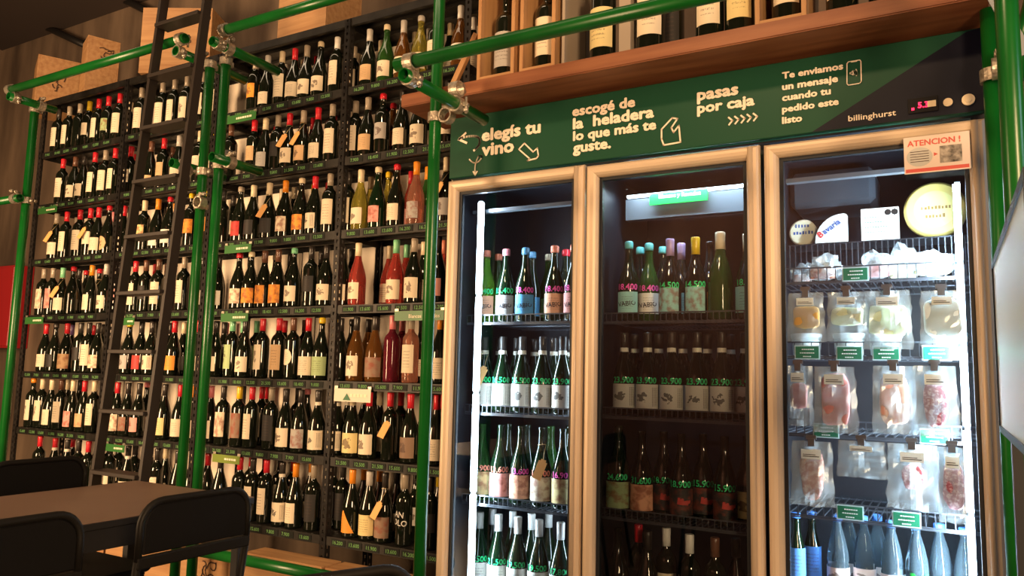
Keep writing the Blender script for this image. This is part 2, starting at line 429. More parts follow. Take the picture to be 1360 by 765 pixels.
def shelf_mesh(wd):
    mb = MB(); dp = RY1-RY0-.012
    mb.box(0, wd, 0, dp, -.003, 0); mb.box(0, wd, 0, .002, -.040, -.003); mb.box(0, wd, .002, .016, -.042, -.040)
    mb.box(0, wd, dp-.002, dp, -.040, -.003); mb.box(0, .002, 0, dp, -.04, -.003); mb.box(wd-.002, wd, 0, dp, -.04, -.003)
    for k in (1, 2): mb.box(0, wd, dp*k/3-.01, dp*k/3+.01, -.018, -.003)
    return mb.mesh('shelf', 0)
for bi, (xa, xb) in enumerate(BAYS):
    wd = xb-xa-.006; sm = shelf_mesh(wd); sm.materials.append(STEEL)
    for zi, z in enumerate([TOPZ]+SHZ):
        s = link('shelf', sm, None, rack, (xa+.003-rack_l.x, RY0+.004-rack_l.y, z))
        if zi == 0: continue
        x = .05
        while x < wd-.11:
            t = link('price_tag', TAGB, None, s, (x, -.0012, -.036))
            t2 = link('price_figures', PRM[prng.randrange(len(PRM))], None, s, (x+.006, -.0030, -.030))
            x += .098+prng.random()*.02
        # gusset plates at the posts
    gm = MB().poly([(0,0,-.003),(.07,0,-.003),(0,0,-.07)]).poly([(0,0,-.07),(.07,0,-.003),(0,0,-.003)]).mesh('gusset')
# shop sheets behind the bottles, in separate pieces
prng = random.Random(3)
pz = [0.36] + [z-.045 for z in SHZ[::-1]][1:] + [TOPZ-.05]
for bi, (xa, xb) in enumerate(BAYS):
    for k, z in enumerate(SHZ):
        cut = xa+.02+(xb-xa-.04)*(.40+.25*prng.random())
        for x0, x1 in ((xa+.022, cut-.004), (cut+.004, xb-.022)):
            hgt = .345-.008*prng.random()
            o = MB().box(0, x1-x0, 0, .005, 0, hgt).put('back_sheet', BACKM, rack, (x0-rack_l.x, RY1-.022+.006*prng.random()-rack_l.y, z+.002))
            o.color = (1,1,1,1)

# front to back: which pixel column, shape, glass, capsule, label, options
S = [
 # top shelf
 "76okkch 90oktch 104okt-- 116.5okyc 129okrch 142okrm2 157okrch 171okcchb 186oktch 214oktch 230oktch 246.5oktch1 268oktch 287oktch "
 "337.5okto1 354ukaclw 373okcchw 390ukrc 406uktc1 419ukrcb 401ukccb 424.5ukccs1 446.5okwch "
 "469oktchb 476ukcclb 489.5ukat 505ukccb 512.5ugcc1s 535uaac 550ukccb 558uyacs 569uyacb 578okcc 597ukccb 611uaww 628ukwcwb",
 "64okrc 81.5okrch 97.7uknc1 109.5ukkc1 124okrch 138oktch 151okrch 172okrc 199ukntl 216okrt 236ukac 243ukrcb 264okcc 284okyc 305oknd "
 "336okrt 351ukcg 367.5oktd 365ukrcb 383ukrc1t 401.5uktt1t 400ukrcb 421ukrc 414ukrcb 419uktcb 440oktch "
 "471oktch 487.5uktt 507.5okrg1s 521oaro2sb 533.5ukkc 556.5ukkcw1 572ukkc 594okkch",
 "59uktc 73uktct 86.5okrch 104okrch 118okrct 129ukrc 143ukrt01s 149ukpcb 163ukrch 190okcy2 208ukowl 224ukrw1s 230ukocb 252.5okyo2s 275okyos 295okkc0 308okkcb "
 "318uktr2s 335ukcd 355ukcc-b 356ukcdt 373ukccb 377.5ukoc2 389ukccb 399ukco2s 417ukrc4 415ukycb 437oktch 434ukrcb "
 "461.5okkch 478uycc1 491uycc2b 501udcp2s 515uyyp2s 526ukrcs 545uprpb 552uqog2 567ugod 592ukcg1t",
 "54.5oktc2h 68oktp2h 81ukgct 95ukr-s 103ukkc 112ukrc1sb 120ukoch 130ukrctsb 139ukac1 155okkp 178okrch 192oknd 208.6oknch 243oktch 268ukkwcs 289ukkw "
 "316ukrc2s 332ukco2s 350ukno2h 349ukccsb 368ukno2h 364ukccsb 384ukkcb 389ukgc1s 412okkd 425okkcb 432ukkc1 "
 "455ukkc 466ukkcb 474.5upcc1 516upccwb 525upgcw1 539upgcb 533upcpb 549uktch1 562ukcch 581ukkp 589upsp",
 "43ukyo 59ukrc 71.7ukkds 87ukrt2w 93ukucb 105okkd 116oktphb 116okkch 123okrcb 128ukkc2 170ukyg1s 186ukkr2 200ukkc4 230ukro 242.5ukcg1 262.5ukrc 285.5ukkc 296ukkcb "
 "307okgm1h 321okgmhb 324ukkc1 339okgmhb 347okrch1 369okrth 388oknc0 403oknchb 408ukrcw 426ukymws "
 "451ukk- 466ukkdsb 472uakc1h 488uakdb 497uakn2w 520orp- 533orp-b 545oqtc0h 559ukkcb 584ukocw 593uykc",
 "40.6okoch1s 54okcch1 66.5ukcch 79okncyh 94.7ukcp2h 88ukctb 110ukrt2 104ukkcb 123okcch 154ukrc2h 168ukkn2 183ukkp1 193ukpcsb 217ukkyh 238ukrch 257ukoch 278.5ukpch "
 "295okkc2h 316okyn2h 333okrch 346okrchb 358.5oktdh 354ukrcb 378ukkc1w 394okk-b 398ukkg2w 404ukpcsb 421ukkcw4N "
 "447ukkcw4N 461ukkcbN 467ukcy1w 489ukrcw1 482ukccb 503ukcchb 517okr-t 531okr-b 544ukrn1w 564ukrch 579ukrcw 588ukrch",
 "50.6okrd 70.6ukrcN 87ukkcN 94ukrcb 102okkd 115okrch 128okkd 144okkc 156okrcb 168ukkcN 177okkc 191ukocb 206.6okkc 218ukcc 234ukkc 253ukcc 274ukrc 291ukkd "
 "316.7okrc 334okkch 332okrcb 352okrch 350okrcb 373ukkcw4N 370okkchb 391ukoch 388okrchb 415oktdh 412ukocbN "
 "442okkdhb 454okkdhb 466.5ukoo3 482ukotb 489ukayw 503ukotb 510ukkn2wt 500ukacb 526ukkcb 536.5okt-1 546ukkcb 553ok-w1 571okkd 582ukyccb 586ukkch",
]
SHN = ['top','second','third','fourth','fifth','sixth','lowest']
BN = ['rack bay by the red cabinet', 'rack bay behind the ladder', 'rack bay beside paired green poles', 'rack bay next to the fridge']
placed = []
allb = []
for si, line in enumerate(S):
    z = SHZ[si]+.0005
    mine = []
    items = []
    for tok in line.split():
        mm = re.match(r'([\d.]+)([ouc])(\w)([\w-])([\w-]?)(.*)', tok)
        items.append([float(mm[1]), mm[2], mm[3], mm[4], mm[5] or '-', mm[6]])
    items.sort(key=lambda t: 'b' in t[5])
    for px, sh, g, cap, lab, op in items:
        sc_ = 1.045 if sh != 'o' else 1.03
        r = RADB[sh]*sc_
        rows = (3.045, 3.065, 3.085, 3.10, 3.12, 3.025) if 'b' in op else (2.912, 2.93, 2.95, 2.97, 2.99, 3.01, 3.03, 3.05, 3.075, 3.10)
        done = False
        for dx in (0, -.012, .012, -.024, .024):
            for Y in rows:
                X = x_for(px, Y, z+.12)+dx
                if X < POSTX[0]+.06 or X > POSTX[-1]-.03: continue
                if any(abs(X-p) < r+.021 and (Y+r > RY1-.045 or Y-r < RY0+.040) for p in POSTX): continue
                if all(math.hypot(X-q[0], Y-q[1]) > r+q[2]+.002 for q in mine): done = True; break
            if done: break
        if not done: continue
        bay = max(i for i in range(4) if X >= POSTX[i]-.001)
        mine.append((X, Y, r, sh, g, cap, lab, op, bay, sc_))
    # more of the same wine standing behind, as the shop stacks them
    extra = []
    for q in mine:
        if 'b' in q[7] or q[4] != 'k' or prng.random() < .72: continue
        for Y in (3.05, 3.07, 3.09, 3.11):
            X = q[0]+prng.uniform(-.02, .02)
            if X < POSTX[0]+.06 or X > POSTX[-1]-.05 or any(abs(X-p) < q[2]+.021 for p in POSTX): continue
            if all(math.hypot(X-t[0], Y-t[1]) > q[2]+t[2]+.002 for t in mine+extra):
                extra.append((X, Y, q[2], *q[3:7], q[7].replace('t', '')+'b', q[8], q[9])); break
    for q in mine+extra: allb.append((si, *q))
from collections import defaultdict
grp = defaultdict(list)
for b_ in allb: grp[b_[0], b_[9], 'b' in b_[8]].append(b_)
for (si, bay, back), L_ in grp.items():
    L_.sort(key=lambda t: t[1])
    for k, (s_, X, Y, r, sh, g, cap, lab, op, by, sc_) in enumerate(L_):
        o = bottle(X, Y, SHZ[si]+.0005, sh, g, cap, lab, op, 'wine bottles on the %s shelf of the rack' % SHN[si], sc_)
        cn = (CC[cap][1]+'-capped ') if cap != '-' else 'cork-topped '
        o['label'] = '%s%s bottle, %s in %s row, %s shelf, %s' % (cn, GN[g], ORD[k], 'back' if back else 'front', SHN[si], BN[bay].replace('rack bay', 'bay'))
        if si == 6 and sh == 'o' and abs(px_of(X, Y, SHZ[6]+.12)-536.5) < 3:
            me = bend(text_mesh('JAN', .012, size=.036, align='CENTER'), RADB['o']+.001); link('lettering', me, mat('white_ink', (.8,.78,.74), .6), o, (0,0,.125), (0,.12,0))
            me = bend(text_mesh('SOLO', .012, size=.036, align='CENTER'), RADB['o']+.001); link('lettering', me, mat('white_ink'), o, (0,0,.09), (0,.12,0))

# shelf signs hung on the shelf edges
def sign(px0, px1, py, wd, hh, txt, col, label, tcol=(.75,.72,.55), si=None):
    p0, p1 = at(px0, py, RY0-.006), at(px1, py, RY0-.006)
    o = empty('shelf_sign', (p0.x, RY0-.006, p0.z), label, 'sign', 'signs clipped to the rack shelves')
    W = p1.x-p0.x
    MB().box(0, W, -.002, 0, -hh, 0).put('sign_board', mat('sign_board_%s' % label[:10], col, .45), o)
    MB().box(0, .02, 0, .004, -.004, .012).box(W-.02, W, 0, .004, -.004, .012).put('clip', GALV, o)
    if txt:
        me = text_mesh(txt, .015, width=W*.62).copy(); me.materials.clear()
        link('lettering', me, mat('sign_ink', tcol, .6), o, (W*.30, -.0035, -hh*.72))
    else:
        mb = MB(); r = random.Random(px0); x = W*.45
        while x < W*.86:
            l_ = .008+.012*r.random(); mb.box(x, min(x+l_, W*.9), -.0035, -.0025, -hh*.62, -hh*.38); x += l_+.004
        mb.put('faded_print', mat('sign_ink', tcol, .6), o)
    return o
GS = (.03,.14,.03)
sign(299, 334, 326.5, 0, .045, '', GS, 'green sign on the fourth shelf gap beside the paired poles')
sign(294, 330, 416.5, 0, .045, '', GS, 'green sign above the fifth row beside the paired poles')
sign(524.5, 590, 413.5, 0, .045, 'Blancos y rosados', GS, 'green blancos y rosados sign crossed by the tall green pole')
sign(283, 319, 602.5, 0, .042, '', (.16,.22,.03), 'olive green sign above the lowest row near the chair')
sign(51, 76, 277, 0, .042, '', GS, 'small green sign on the second shelf of the end bay')
sign(34, 58, 421.5, 0, .045, '', GS, 'small green sign above the fifth row of end bay')
sign(141, 166, 589, 0, .042, '', GS, 'green sign beside the ladder rail above the lowest row')
sign(163, 179, 422, 0, .045, '', GS, 'green sign behind the ladder above the fifth row')
sign(294, 340, 157, 0, .045, '', GS, 'green sign on the top shelf edge beside paired poles')
sg = sign(444.5, 493, 515.5, 0, .062, '', (.62,.56,.46), 'white sign with green triangle above the sixth row', (.02,.2,.06))
W = at(493,515,2.844).x-at(444.5,515,2.844).x
MB().poly([(W*.25,-.0035,-.055),(W*.47,-.0035,-.055),(W*.36,-.0035,-.022)]).put('triangle_mark', mat('triangle_green', (.01,.12,.05), .5), sg)

# boxes standing on the rack
def plank_box(name, cx, cy, z, lx, ly, h, rz, label, mark=None, matl=WOOD, face=1):
    o = empty(name, (cx, cy, z+.0015), label, 'crate', 'wooden wine cases', rz)
    t = .012
    MB().box(-lx/2, lx/2, -ly/2, ly/2, 0, t).put('base_board', matl, o)
    for sx in (-1, 1): MB().box(-t/2, t/2, -ly/2+t, ly/2-t, 0, h).put('side_board', matl, o, (sx*(lx/2-t/2), 0, t), bevel=.001)
    for sy in (-1, 1): MB().box(-lx/2, lx/2, -t/2, t/2, 0, h).put('end_board', matl, o, (0, sy*(ly/2-t/2), t), bevel=.001)
    MB().box(-lx/2, lx/2, -ly/2, ly/2, 0, t).put('lid', matl, o, (0,0,h+t), bevel=.001)
    return o
INK = mat('burnt_ink', (.06,.03,.02), .7)
def scribble(o, side, cx, cz, w_, h_, seed, rz=0):
    """a burnt-in drawing of loose strokes on a case"""
    r = random.Random(seed); mb = MB()
    for _ in range(7):
        pts = []; x, z_ = r.uniform(-.4,.4)*w_, r.uniform(-.4,.4)*h_; a = r.uniform(0, 6.3)
        for k in range(7):
            pts.append(Vector((cx+x, 0, cz+z_))); a += r.uniform(-.9, .9); x += math.cos(a)*w_*.11; z_ += math.sin(a)*h_*.11
            x = max(-w_/2, min(w_/2, x)); z_ = max(-h_/2, min(h_/2, z_))
        ribbon(mb, pts, .006, 0)
    mb.put('burnt_emblem', INK, o, side, (0,0,rz))
# side A: long face towards +x (turned)
b1 = plank_box('wine_case', at(85,95,3.06).x-.05, 3.06, TOPZ, .36, .30, .34, math.radians(-25), 'lower plain wooden case on rack top at far end')
scribble(b1, (.184, 0, 0), .0, .20, .10, .16, 2, math.pi/2)
b2 = plank_box('wine_case', at(131,85,3.02).x, 3.03, TOPZ, .20, .20, .40, math.radians(-22), 'tall wooden case with dark crest on rack top')
scribble(b2, (.104, 0, 0), 0, .31, .12, .10, 5, math.pi/2)
b3 = plank_box('wine_case', at(248,60,3.05).x, 3.04, TOPZ, .44, .26, .40, math.radians(28), 'wide wooden case on rack top behind the ladder')
b4 = plank_box('wine_case', at(425,25,3.05).x, 3.05, TOPZ, .36, .28, .36, 0, 'wooden case on rack top above the taupe-capped bottles')
# crates on the floor under the rack
cx = [(-4.62,-4.10),(-4.08,-3.52),(-3.50,-3.02),(-3.00,-2.50),(-2.48,-2.06)]
nm = ['far end','end nearer the ladder','ladder foot','paired poles','tall green pole']
for (a, c), n_, k in zip(cx, nm, range(5)):
    hh = .27 if k > 2 else .23
    o = plank_box('floor_case', (a+c)/2, 2.772, 0, c-a, .132, hh-.024, 0, 'wooden wine case on the floor under the rack by the %s' % n_, matl=WOOD)
    if k in (2, 3): scribble(o, (0, -.0685, 0), .0, .13, .14, .14, 11+k)

# ------------------------------------------------------------------ scaffold of green tubes
R_ = .0241
TUBES = []
def tube_thing(p0, p1, label, hollow=True, name='scaffold_tube'):
    p0, p1 = Vector(p0), Vector(p1); TUBES.append((p0.copy(), p1.copy()))
    o = MB().tube(Vector((0,0,0)), p1-p0, R_, 20, hollow=hollow).put(name, GREEN, None, p0)
    return tag(o, label, 'pole', 'green scaffold tubes')
Z = lambda z: H+z
tube_thing((-4.91, 2.55, 0), (-4.91, 2.55, Z(1.60)), 'upright green tube at the far end of the rack')
tube_thing((-3.292, 2.55, 0), (-3.292, 2.55, Z(1.585)), 'upright green tube of the pair, the one nearer the ladder')
tube_thing((-3.172, 2.55, 0), (-3.172, 2.55, Z(1.58)), 'upright green tube of the pair, farther from the ladder')
tube_thing((-1.794, 2.48, 0), (-1.794, 2.48, 3.6), 'tall green pole standing between the rack and the fridge')
tube_thing((-4.93, 2.40, Z(1.652)), (-3.30, 2.40, Z(1.652)), 'level green tube along rack top from far end to ladder')
tube_thing((-3.08, 2.44, Z(1.66)), (-1.95, 2.44, Z(1.66)), 'level green tube along rack top from paired poles rightwards')
tube_thing((-1.70, 2.10, Z(1.10)), (.9, 2.10, Z(1.10)), 'level green tube crossing in front of the bottles over the fridge')
tube_thing((-1.635, 2.06, Z(1.040)), (-1.635, 2.60, Z(1.040)), 'short green tube pointing at the wall under board corner')
tube_thing((-4.848, 2.36, Z(1.591)), (-4.848, 2.64, Z(1.591)), 'green tube running back to wall at far rack end')
tube_thing((-3.354, 2.385, Z(1.591)), (-3.354, 2.83, Z(1.591)), 'green tube stub with open end beside ladder top')
tube_thing((-3.10, 2.40, Z(1.597)), (-3.10, 2.83, Z(1.597)), 'bright green tube running back above top shelf by paired poles')
pe = at(281, 208, 2.42)
tube_thing((pe.x, 2.42, pe.z), (pe.x, 2.72, pe.z), 'open-ended green tube running back at second shelf height')
pe = at(228, 216, 2.50)
tube_thing((pe.x, 2.50, pe.z), (pe.x, 2.83, pe.z), 'green tube end seen between the ladder rails')
pl = at(20, 265, 2.5)
tube_thing((-5.9, 2.488, pl.z), (-4.86, 2.488, pl.z), 'level green tube joining the far upright from the wall side')
tube_thing((-3.10, 2.47, Z(-.835)), (-1.95, 2.47, Z(-.835)), 'low green tube in front of the floor cases')
pr = at(1331, 100, 2.10)
tube_thing((pr.x+.01, 2.02, 0), (pr.x+.01, 2.02, 3.7), 'upright dark green pole right of the fridge')
pr2 = at(1311, 120, 2.6)
tube_thing((pr2.x+.014, 2.6, 0), (pr2.x+.014, 2.6, H+1.118), 'upright bright green pole close against fridge side')
pr3a, pr3b = at(1347, 105, 2.3), at(1366, 20, 2.3)
tube_thing(pr3a, pr3b+Vector((.02,0,.06)), 'slanting green brace at upper right corner')
def clamp(loc, ax, ay, label):
    """scaffold coupler: two bands at right angles, hinge block, bolts with nuts"""
    o = empty('tube_clamp', loc, label, 'clamp', 'galvanised tube clamps')
    AX = {'x': Vector((1,0,0)), 'y': Vector((0,1,0)), 'z': Vector((0,0,1))}
    a, b2_ = AX[ax], AX[ay]; n = a.cross(b2_)
    off = n*.0275; cs = []
    for s_, d, e in ((1, a, b2_), (-1, b2_, a)):
        c_ = off*s_; best = .10
        for q0, q1 in TUBES:
            td = (q1-q0).normalized()
            if abs(td.dot(d)) < .98: continue
            t = max(.021, min((q1-q0).length-.021, (Vector(loc)-q0).dot(td))); q = q0+td*t-Vector(loc)
            if q.length < best: best = q.length; c_ = q
        cs.append(c_.copy()); mb = MB()
        k = 18; rr_ = [[], [], [], []]
        for i in range(k):
            t = 2*math.pi*i/k; q = n*math.cos(t)+e*math.sin(t)
            for L2_, (ra, da) in zip(rr_, ((.0250, -.019), (.0320, -.019), (.0320, .019), (.0250, .019))): L2_.append(mb.b.verts.new(c_+q*ra+d*da))
        for g_, h_ in ((0,1),(1,2),(2,3),(3,0)):
            for i in range(k): mb.b.faces.new((rr_[g_][i], rr_[g_][(i+1)%k], rr_[h_][(i+1)%k], rr_[h_][i]))
        mb.put('band', GALV, o)
        bp = c_+e*.042+n*s_*.006; mb = MB()
        mb.tube(bp-n*.03, bp+n*.035*s_, .0055, 8).tube(bp+n*.014*s_, bp+n*.028*s_, .011, 6).tube(bp-d*.012, bp+d*.012, .010, 8)
        mb.put('bolt', GALV, o)
    dm = cs[1]-cs[0]
    if dm.length > .055:
        u_ = dm.normalized(); MB().tube(cs[0]+u_*.034, cs[1]-u_*.034, .009, 8).put('hinge_block', GALV, o)
    return o
clamp((-4.88, 2.55, Z(1.575)), 'y', 'z', 'tube clamp on the top of the far upright tube')
clamp((-4.93, 2.40, Z(1.625)), 'x', 'y', 'tube clamp at the end of the level tube, far rack end')
clamp((-3.335, 2.40, Z(1.625)), 'x', 'y', 'tube clamp just left of the ladder-side upright top')
clamp((-3.32, 2.55, Z(1.565)), 'y', 'z', 'tube clamp on top of the ladder-side upright')
clamp((-3.10, 2.44, Z(1.63)), 'x', 'y', 'tube clamp above the second upright of the pair')
clamp((-3.14, 2.50, Z(1.585)), 'y', 'z', 'tube clamp behind the second upright of the pair')
clamp((-3.26, 2.50, Z(.82)), 'y', 'z', 'tube clamp between paired uprights at second shelf')
pe = at(281, 208, 2.42)
clamp((-3.14, 2.53, pe.z), 'y', 'z', 'tube clamp on right of pair at second shelf')
clamp((-3.35, 2.52, pe.z-.02), 'x', 'z', 'tube clamp left of pair at second shelf beside ladder')
clamp((-4.91, 2.525, pl.z), 'x', 'z', 'tube clamp midway up the far upright tube')
clamp((-1.635, 2.10, Z(1.073)), 'x', 'y', 'large tube clamp where two green tubes cross beside sign')
clamp((-1.765, 2.48, Z(1.036)), 'y', 'z', 'tube clamp on tall pole under the board corner')
clamp((-1.64, 2.40, Z(1.075)), 'y', 'x', 'tube clamp with long bolt under the wooden board')
clamp((pr2.x+.03, 2.57, at(1313,97,2.57).z), 'x', 'z', 'tube clamp on the bright green pole beside fridge header')

# ------------------------------------------------------------------ ladder
lad = empty('ladder', (-3.26, 2.2, 0), 'black steel ladder leaning against the wine rack', 'ladder')
ly = lambda z: 2.2+(z-(H-.543))*.066
ll = Vector(lad.location)
for x in (-3.437, -3.094):
    mb = MB(); zt = H+2.25
    a, b_ = Vector((x, ly(0), 0))-ll, Vector((x, ly(zt), zt))-ll
    vs = []
    mbb = mb.b
    for p in (a, b_):
        vs.append([mbb.verts.new(p+Vector(q)) for q in ((-.010,-.022,0),(.010,-.022,0),(.010,.022,0),(-.010,.022,0))])
    for i in range(4): mbb.faces.new((vs[0][i], vs[0][(i+1)%4], vs[1][(i+1)%4], vs[1][i]))
    mbb.faces.new(vs[0]); mbb.faces.new(vs[1])
    mb.put('rail', LADM, lad)
zr = [at(160, yy, 2.22).z for yy in ()]
z0r = H-.472; dz = .274
for k in range(-2, 10):
    z = z0r+dz*k
    if z < .08 or z > H+2.2: continue
    MB().box(-3.428+3.26, -3.103+3.26, -.040, .040, -.018, 0).put('tread', LADM, lad, (0, ly(z)-2.2, z), bevel=.002)

# ------------------------------------------------------------------ board over the fridge and what stands on it
BZ = H+1.122; BT = .056
brd = tag(MB().box(-2.0, .135, 2.51, 2.842, 0, BT).put('display_board', REDWOOD, None, (0,0,BZ), bevel=.004, seg=2), 'thick stained wooden board lying over the fridge', 'shelf board')
TB = BZ+BT+.001
def open_case(px0, px1, name, label, hgt=.55, dpt=.29, yf=2.53, t=.016):
    x0, x1 = at(px0, 60, yf).x, at(px1, 60, yf).x
    o = empty(name, ((x0+x1)/2, yf+dpt/2, TB), label, 'crate', 'open wooden cases on the board'); W = x1-x0
    for sx in (-1, 1): MB().box(-t/2, t/2, -dpt/2, dpt/2, 0, hgt).put('side_board', WOODV, o, (sx*(W/2-t/2),0,0), bevel=.001)
    MB().box(-W/2+t, W/2-t, -dpt/2, dpt/2, 0, t).put('base_board', WOOD, o)
    MB().box(-W/2+t, W/2-t, -dpt/2, dpt/2, hgt-t, hgt).put('top_board', WOOD, o)
    MB().box(-W/2+t, W/2-t, dpt/2-.008, dpt/2, t, hgt-t).put('back_board', mat('case_dark_back', (.06,.035,.02), .8), o)
    return o
open_case(634, 683, 'display_case', 'open wooden case holding the big grey-label bottle')
open_case(690, 737, 'display_case', 'open wooden case beside the thin grey upright')
open_case(1003, 1072, 'display_case', 'open wooden case at the middle of the board')
tag(MB().box(0, .012, 0, .30, 0, .5).put('divider_board', mat('grey_board', (.34,.28,.22), .7), None, (at(746,60,2.55).x, 2.55, TB)), 'thin grey upright board beside a wooden case', 'board')
tag(MB().box(0, .045, 0, .30, 0, .5).put('divider_board', mat('grey_board'), None, (at(822,60,2.56).x, 2.56, TB)), 'wide grey upright board left of tall dark bottles', 'board')
bdl = [(658,'o','k','-','g','w',1.36,'big bottle with grey label in the first open case'),
 (715,'o','k','k','c','h',1.30,'bottle with cream label in the second open case'),
 (791,'o','k','k','d','h',1.1,'bottle with black label right of the thin grey board'),
 (801,'o','k','k','y','w',1.30,'bottle with wide straw label above the word heladera'),
 (864,'o','k','k','c','h',1.45,'tallest dark bottle beside the wide grey board'),
 (893,'o','k','k','d','h',1.20,'plain dark bottle behind two labelled ones'),
 (943,'o','k','k','c','h',1.33,'bottle with cream label above the word pasas'),
 (982,'o','k','k','y','h',1.33,'bottle with straw label left of the middle open case'),
 (1045,'o','k','k','c','h',1.33,'bottle with cream label inside the middle open case'),
 (1118,'o','k','k','c','h',1.33,'bottle with cream label right of the middle case'),
 (1175,'o','k','k','y','h',1.33,'rightmost dark bottle on the board over the fridge')]
for px, sh, g, cp, lb, op, s_, lab in bdl:
    Y = {801: 2.585, 791: 2.715, 893: 2.72}.get(px, 2.61)
    zz = TB + (.017 if px in (658, 715, 1045) else 0)
    xx = {658: (at(634,60,2.53).x+at(683,60,2.53).x)/2, 715: (at(690,60,2.53).x+at(737,60,2.53).x)/2}.get(px) or x_for(px, Y, zz+.12)
    if px in (658, 715): s_ = 1.24
    o = bottle(xx, Y, zz, sh, g, cp, lb, op, 'magnum bottles on the board over the fridge', s_, kind_name='magnum_bottle')
    o['label'] = lab
# a leaning wooden strut at the left end of the board
pA, pB = at(627, 45, 2.60), at(598, 108, 2.60)
dd = pA-pB; ang = math.atan2(dd.x, dd.z)
tag(MB().box(-.012, .012, -.01, .01, 0, dd.length+.05).put('leaning_slat', WOODV, None, (pB.x, 2.60, TB+.008), (0, ang, 0)), 'narrow wooden slat leaning at the left end of the board', 'slat')

# ------------------------------------------------------------------ fridge
FY = 2.70
FX0, FX1 = -1.862, .125
fr = empty('display_fridge', ((FX0+FX1)/2, 3.0, 0), 'three-door glass display fridge with green header panel', 'fridge')
fl = Vector(fr.location)
def fput(mb, name, mt, parent=None, **k):
    """shapes given in world coordinates"""
    for v in mb.b.verts: v.co -= fl
    return mb.put(name, mt, parent or fr, **k)
OUT = mat('fridge_case_black', (.015,.016,.02), .35)
# carcass as separate walls so the inside is hollow
mb = MB(); T_ = .045; top = H+1.105; bot = .12
mb.box(FX0, FX0+T_, FY+.02, 3.38, bot, top).box(FX1-T_, FX1, FY+.02, 3.38, bot, top)
mb.box(FX0+T_, FX1-T_, 3.33, 3.38, bot, top); mb.box(FX0+T_, FX1-T_, FY+.02, 3.33, H+.83, top); mb.box(FX0+T_, FX1-T_, FY+.02, 3.33, bot, bot+.06)
fput(mb, 'carcass', FRBLK)
fput(MB().box(FX0+.02, FX1-.02, FY+.06, 3.36, .0, .12), 'plinth', OUT)
D3 = [(-1.857, -1.217), (-1.207, -.553), (-.538, .118)]
ZT, ZB = [H+.824, H+.816, H+.812], .15
# header
hp = fput(MB().box(FX0, FX1, FY-.012, FY+.05, H+.838, H+1.105), 'header_panel', GREENP, bevel=.003)
FH = FY-.012
def hat(px, py): return at(px, py, FH)
def hchild(mb, name, mt):
    return fput(mb, name, mt, hp)
a, b_, c_, d_ = hat(1078, 181), hat(1284, 42), Vector((FX1, FH, H+1.104)), Vector((FX1, FH, H+.84))
hchild(MB().poly([(p.x, FH-.0012, max(H+.839, min(H+1.104, p.z))) for p in (a, d_, c_, b_)]), 'navy_field', NAVY)
LET = LETTER
def htext(s, x0, y0, x1, bold=.038, mt=LET):
    p0, p1 = hat(x0, y0), hat(x1, y0)
    # the same height at the right end
    q = at(x1, y0, FH)
    Xr = x_for(x1, FH, p0.z)
    o = text_on(s, p0-fl, Vector((Xr, 0, 0))-fl, mt, hp, bold, dy=-.003)
    o.scale = (1, 1, .84)
    return o
htext('elegís tu', 641, 187.5, 717.5); htext('vino', 641, 207, 682)
htext('escogé de', 761, 154.5, 843); htext('la  heladera', 762, 171.5, 868); htext('lo que más te', 762, 187, 871); htext('guste.', 762, 203, 811)
htext('pasas', 927, 133.5, 980); htext('por caja', 927, 150.5, 1001.5)
htext('Te enviamos', 1039.5, 105, 1119.5); htext('un mensaje', 1039.5, 120, 1112.5); htext('cuando tu', 1039.5, 134.5, 1103); htext('pedido este', 1039.5, 149.5, 1113.5); htext('listo', 1039.5, 164.5, 1065)
htext('billinghurst', 1127, 161.5, 1190, .012)
def draw(lines, wd, name='drawn_mark', mt=LET):
    mb = MB()
    for ln in lines: ribbon(mb, [hat(*p) for p in ln], wd, FH-.0030)
    return hchild(mb, name, mt)
def curve(p0, p1, p2, n=10):
    return [((1-t)**2*p0[0]+2*t*(1-t)*p1[0]+t*t*p2[0], (1-t)**2*p0[1]+2*t*(1-t)*p1[1]+t*t*p2[1]) for t in [i/n for i in range(n+1)]]
draw([curve((630,200),(640,192),(637,184))+curve((637,184),(632,178),(611,184)), [(619,177),(610,185.5),(620,190)]], .010, 'arrow_mark')
draw([curve((624,212),(632,222),(640,210))+curve((640,210),(641,205),(636,208))+curve((636,208),(630,218),(631.5,231)), [(629,228),(631.5,233),(634,228)]], .006, 'arrow_mark')
draw([[(689.5,198.5),(697,190.5),(708.5,202),(714,197),(715.5,207),(713,210.5),(701,213.5),(704,211),(689.5,198.5)]], .006, 'arrow_mark')
draw([[(893,157),(879,172),(879,185),(882,193),(904,189),(902,167),(895,176),(892,170),(900,158),(893,157)]], .006, 'hand_mark')
for k in range(5):
    x = 968+k*8.2; y = 161-k*1.35
    draw([[(x, y-4.6), (x+5, y-.6), (x+.5, y+5)]], .006, 'chevron_mark')
draw([[(1127,82.5),(1125,85),(1125,111.5),(1127,113.5),(1142,111),(1144,108.5),(1143.5,82),(1142,80),(1127,82.5)], [(1131,82.8),(1138,81.6)]], .003, 'phone_mark')
draw([[(1129,97),(1131,96.5),(1133,94),(1133.4,100),(1131,98.7),(1129,98.5),(1129,97)], curve((1135,94.5),(1137,97),(1135.4,99.5)), curve((1137,92.5),(1140,97),(1137.6,101))], .003, 'speaker_mark')
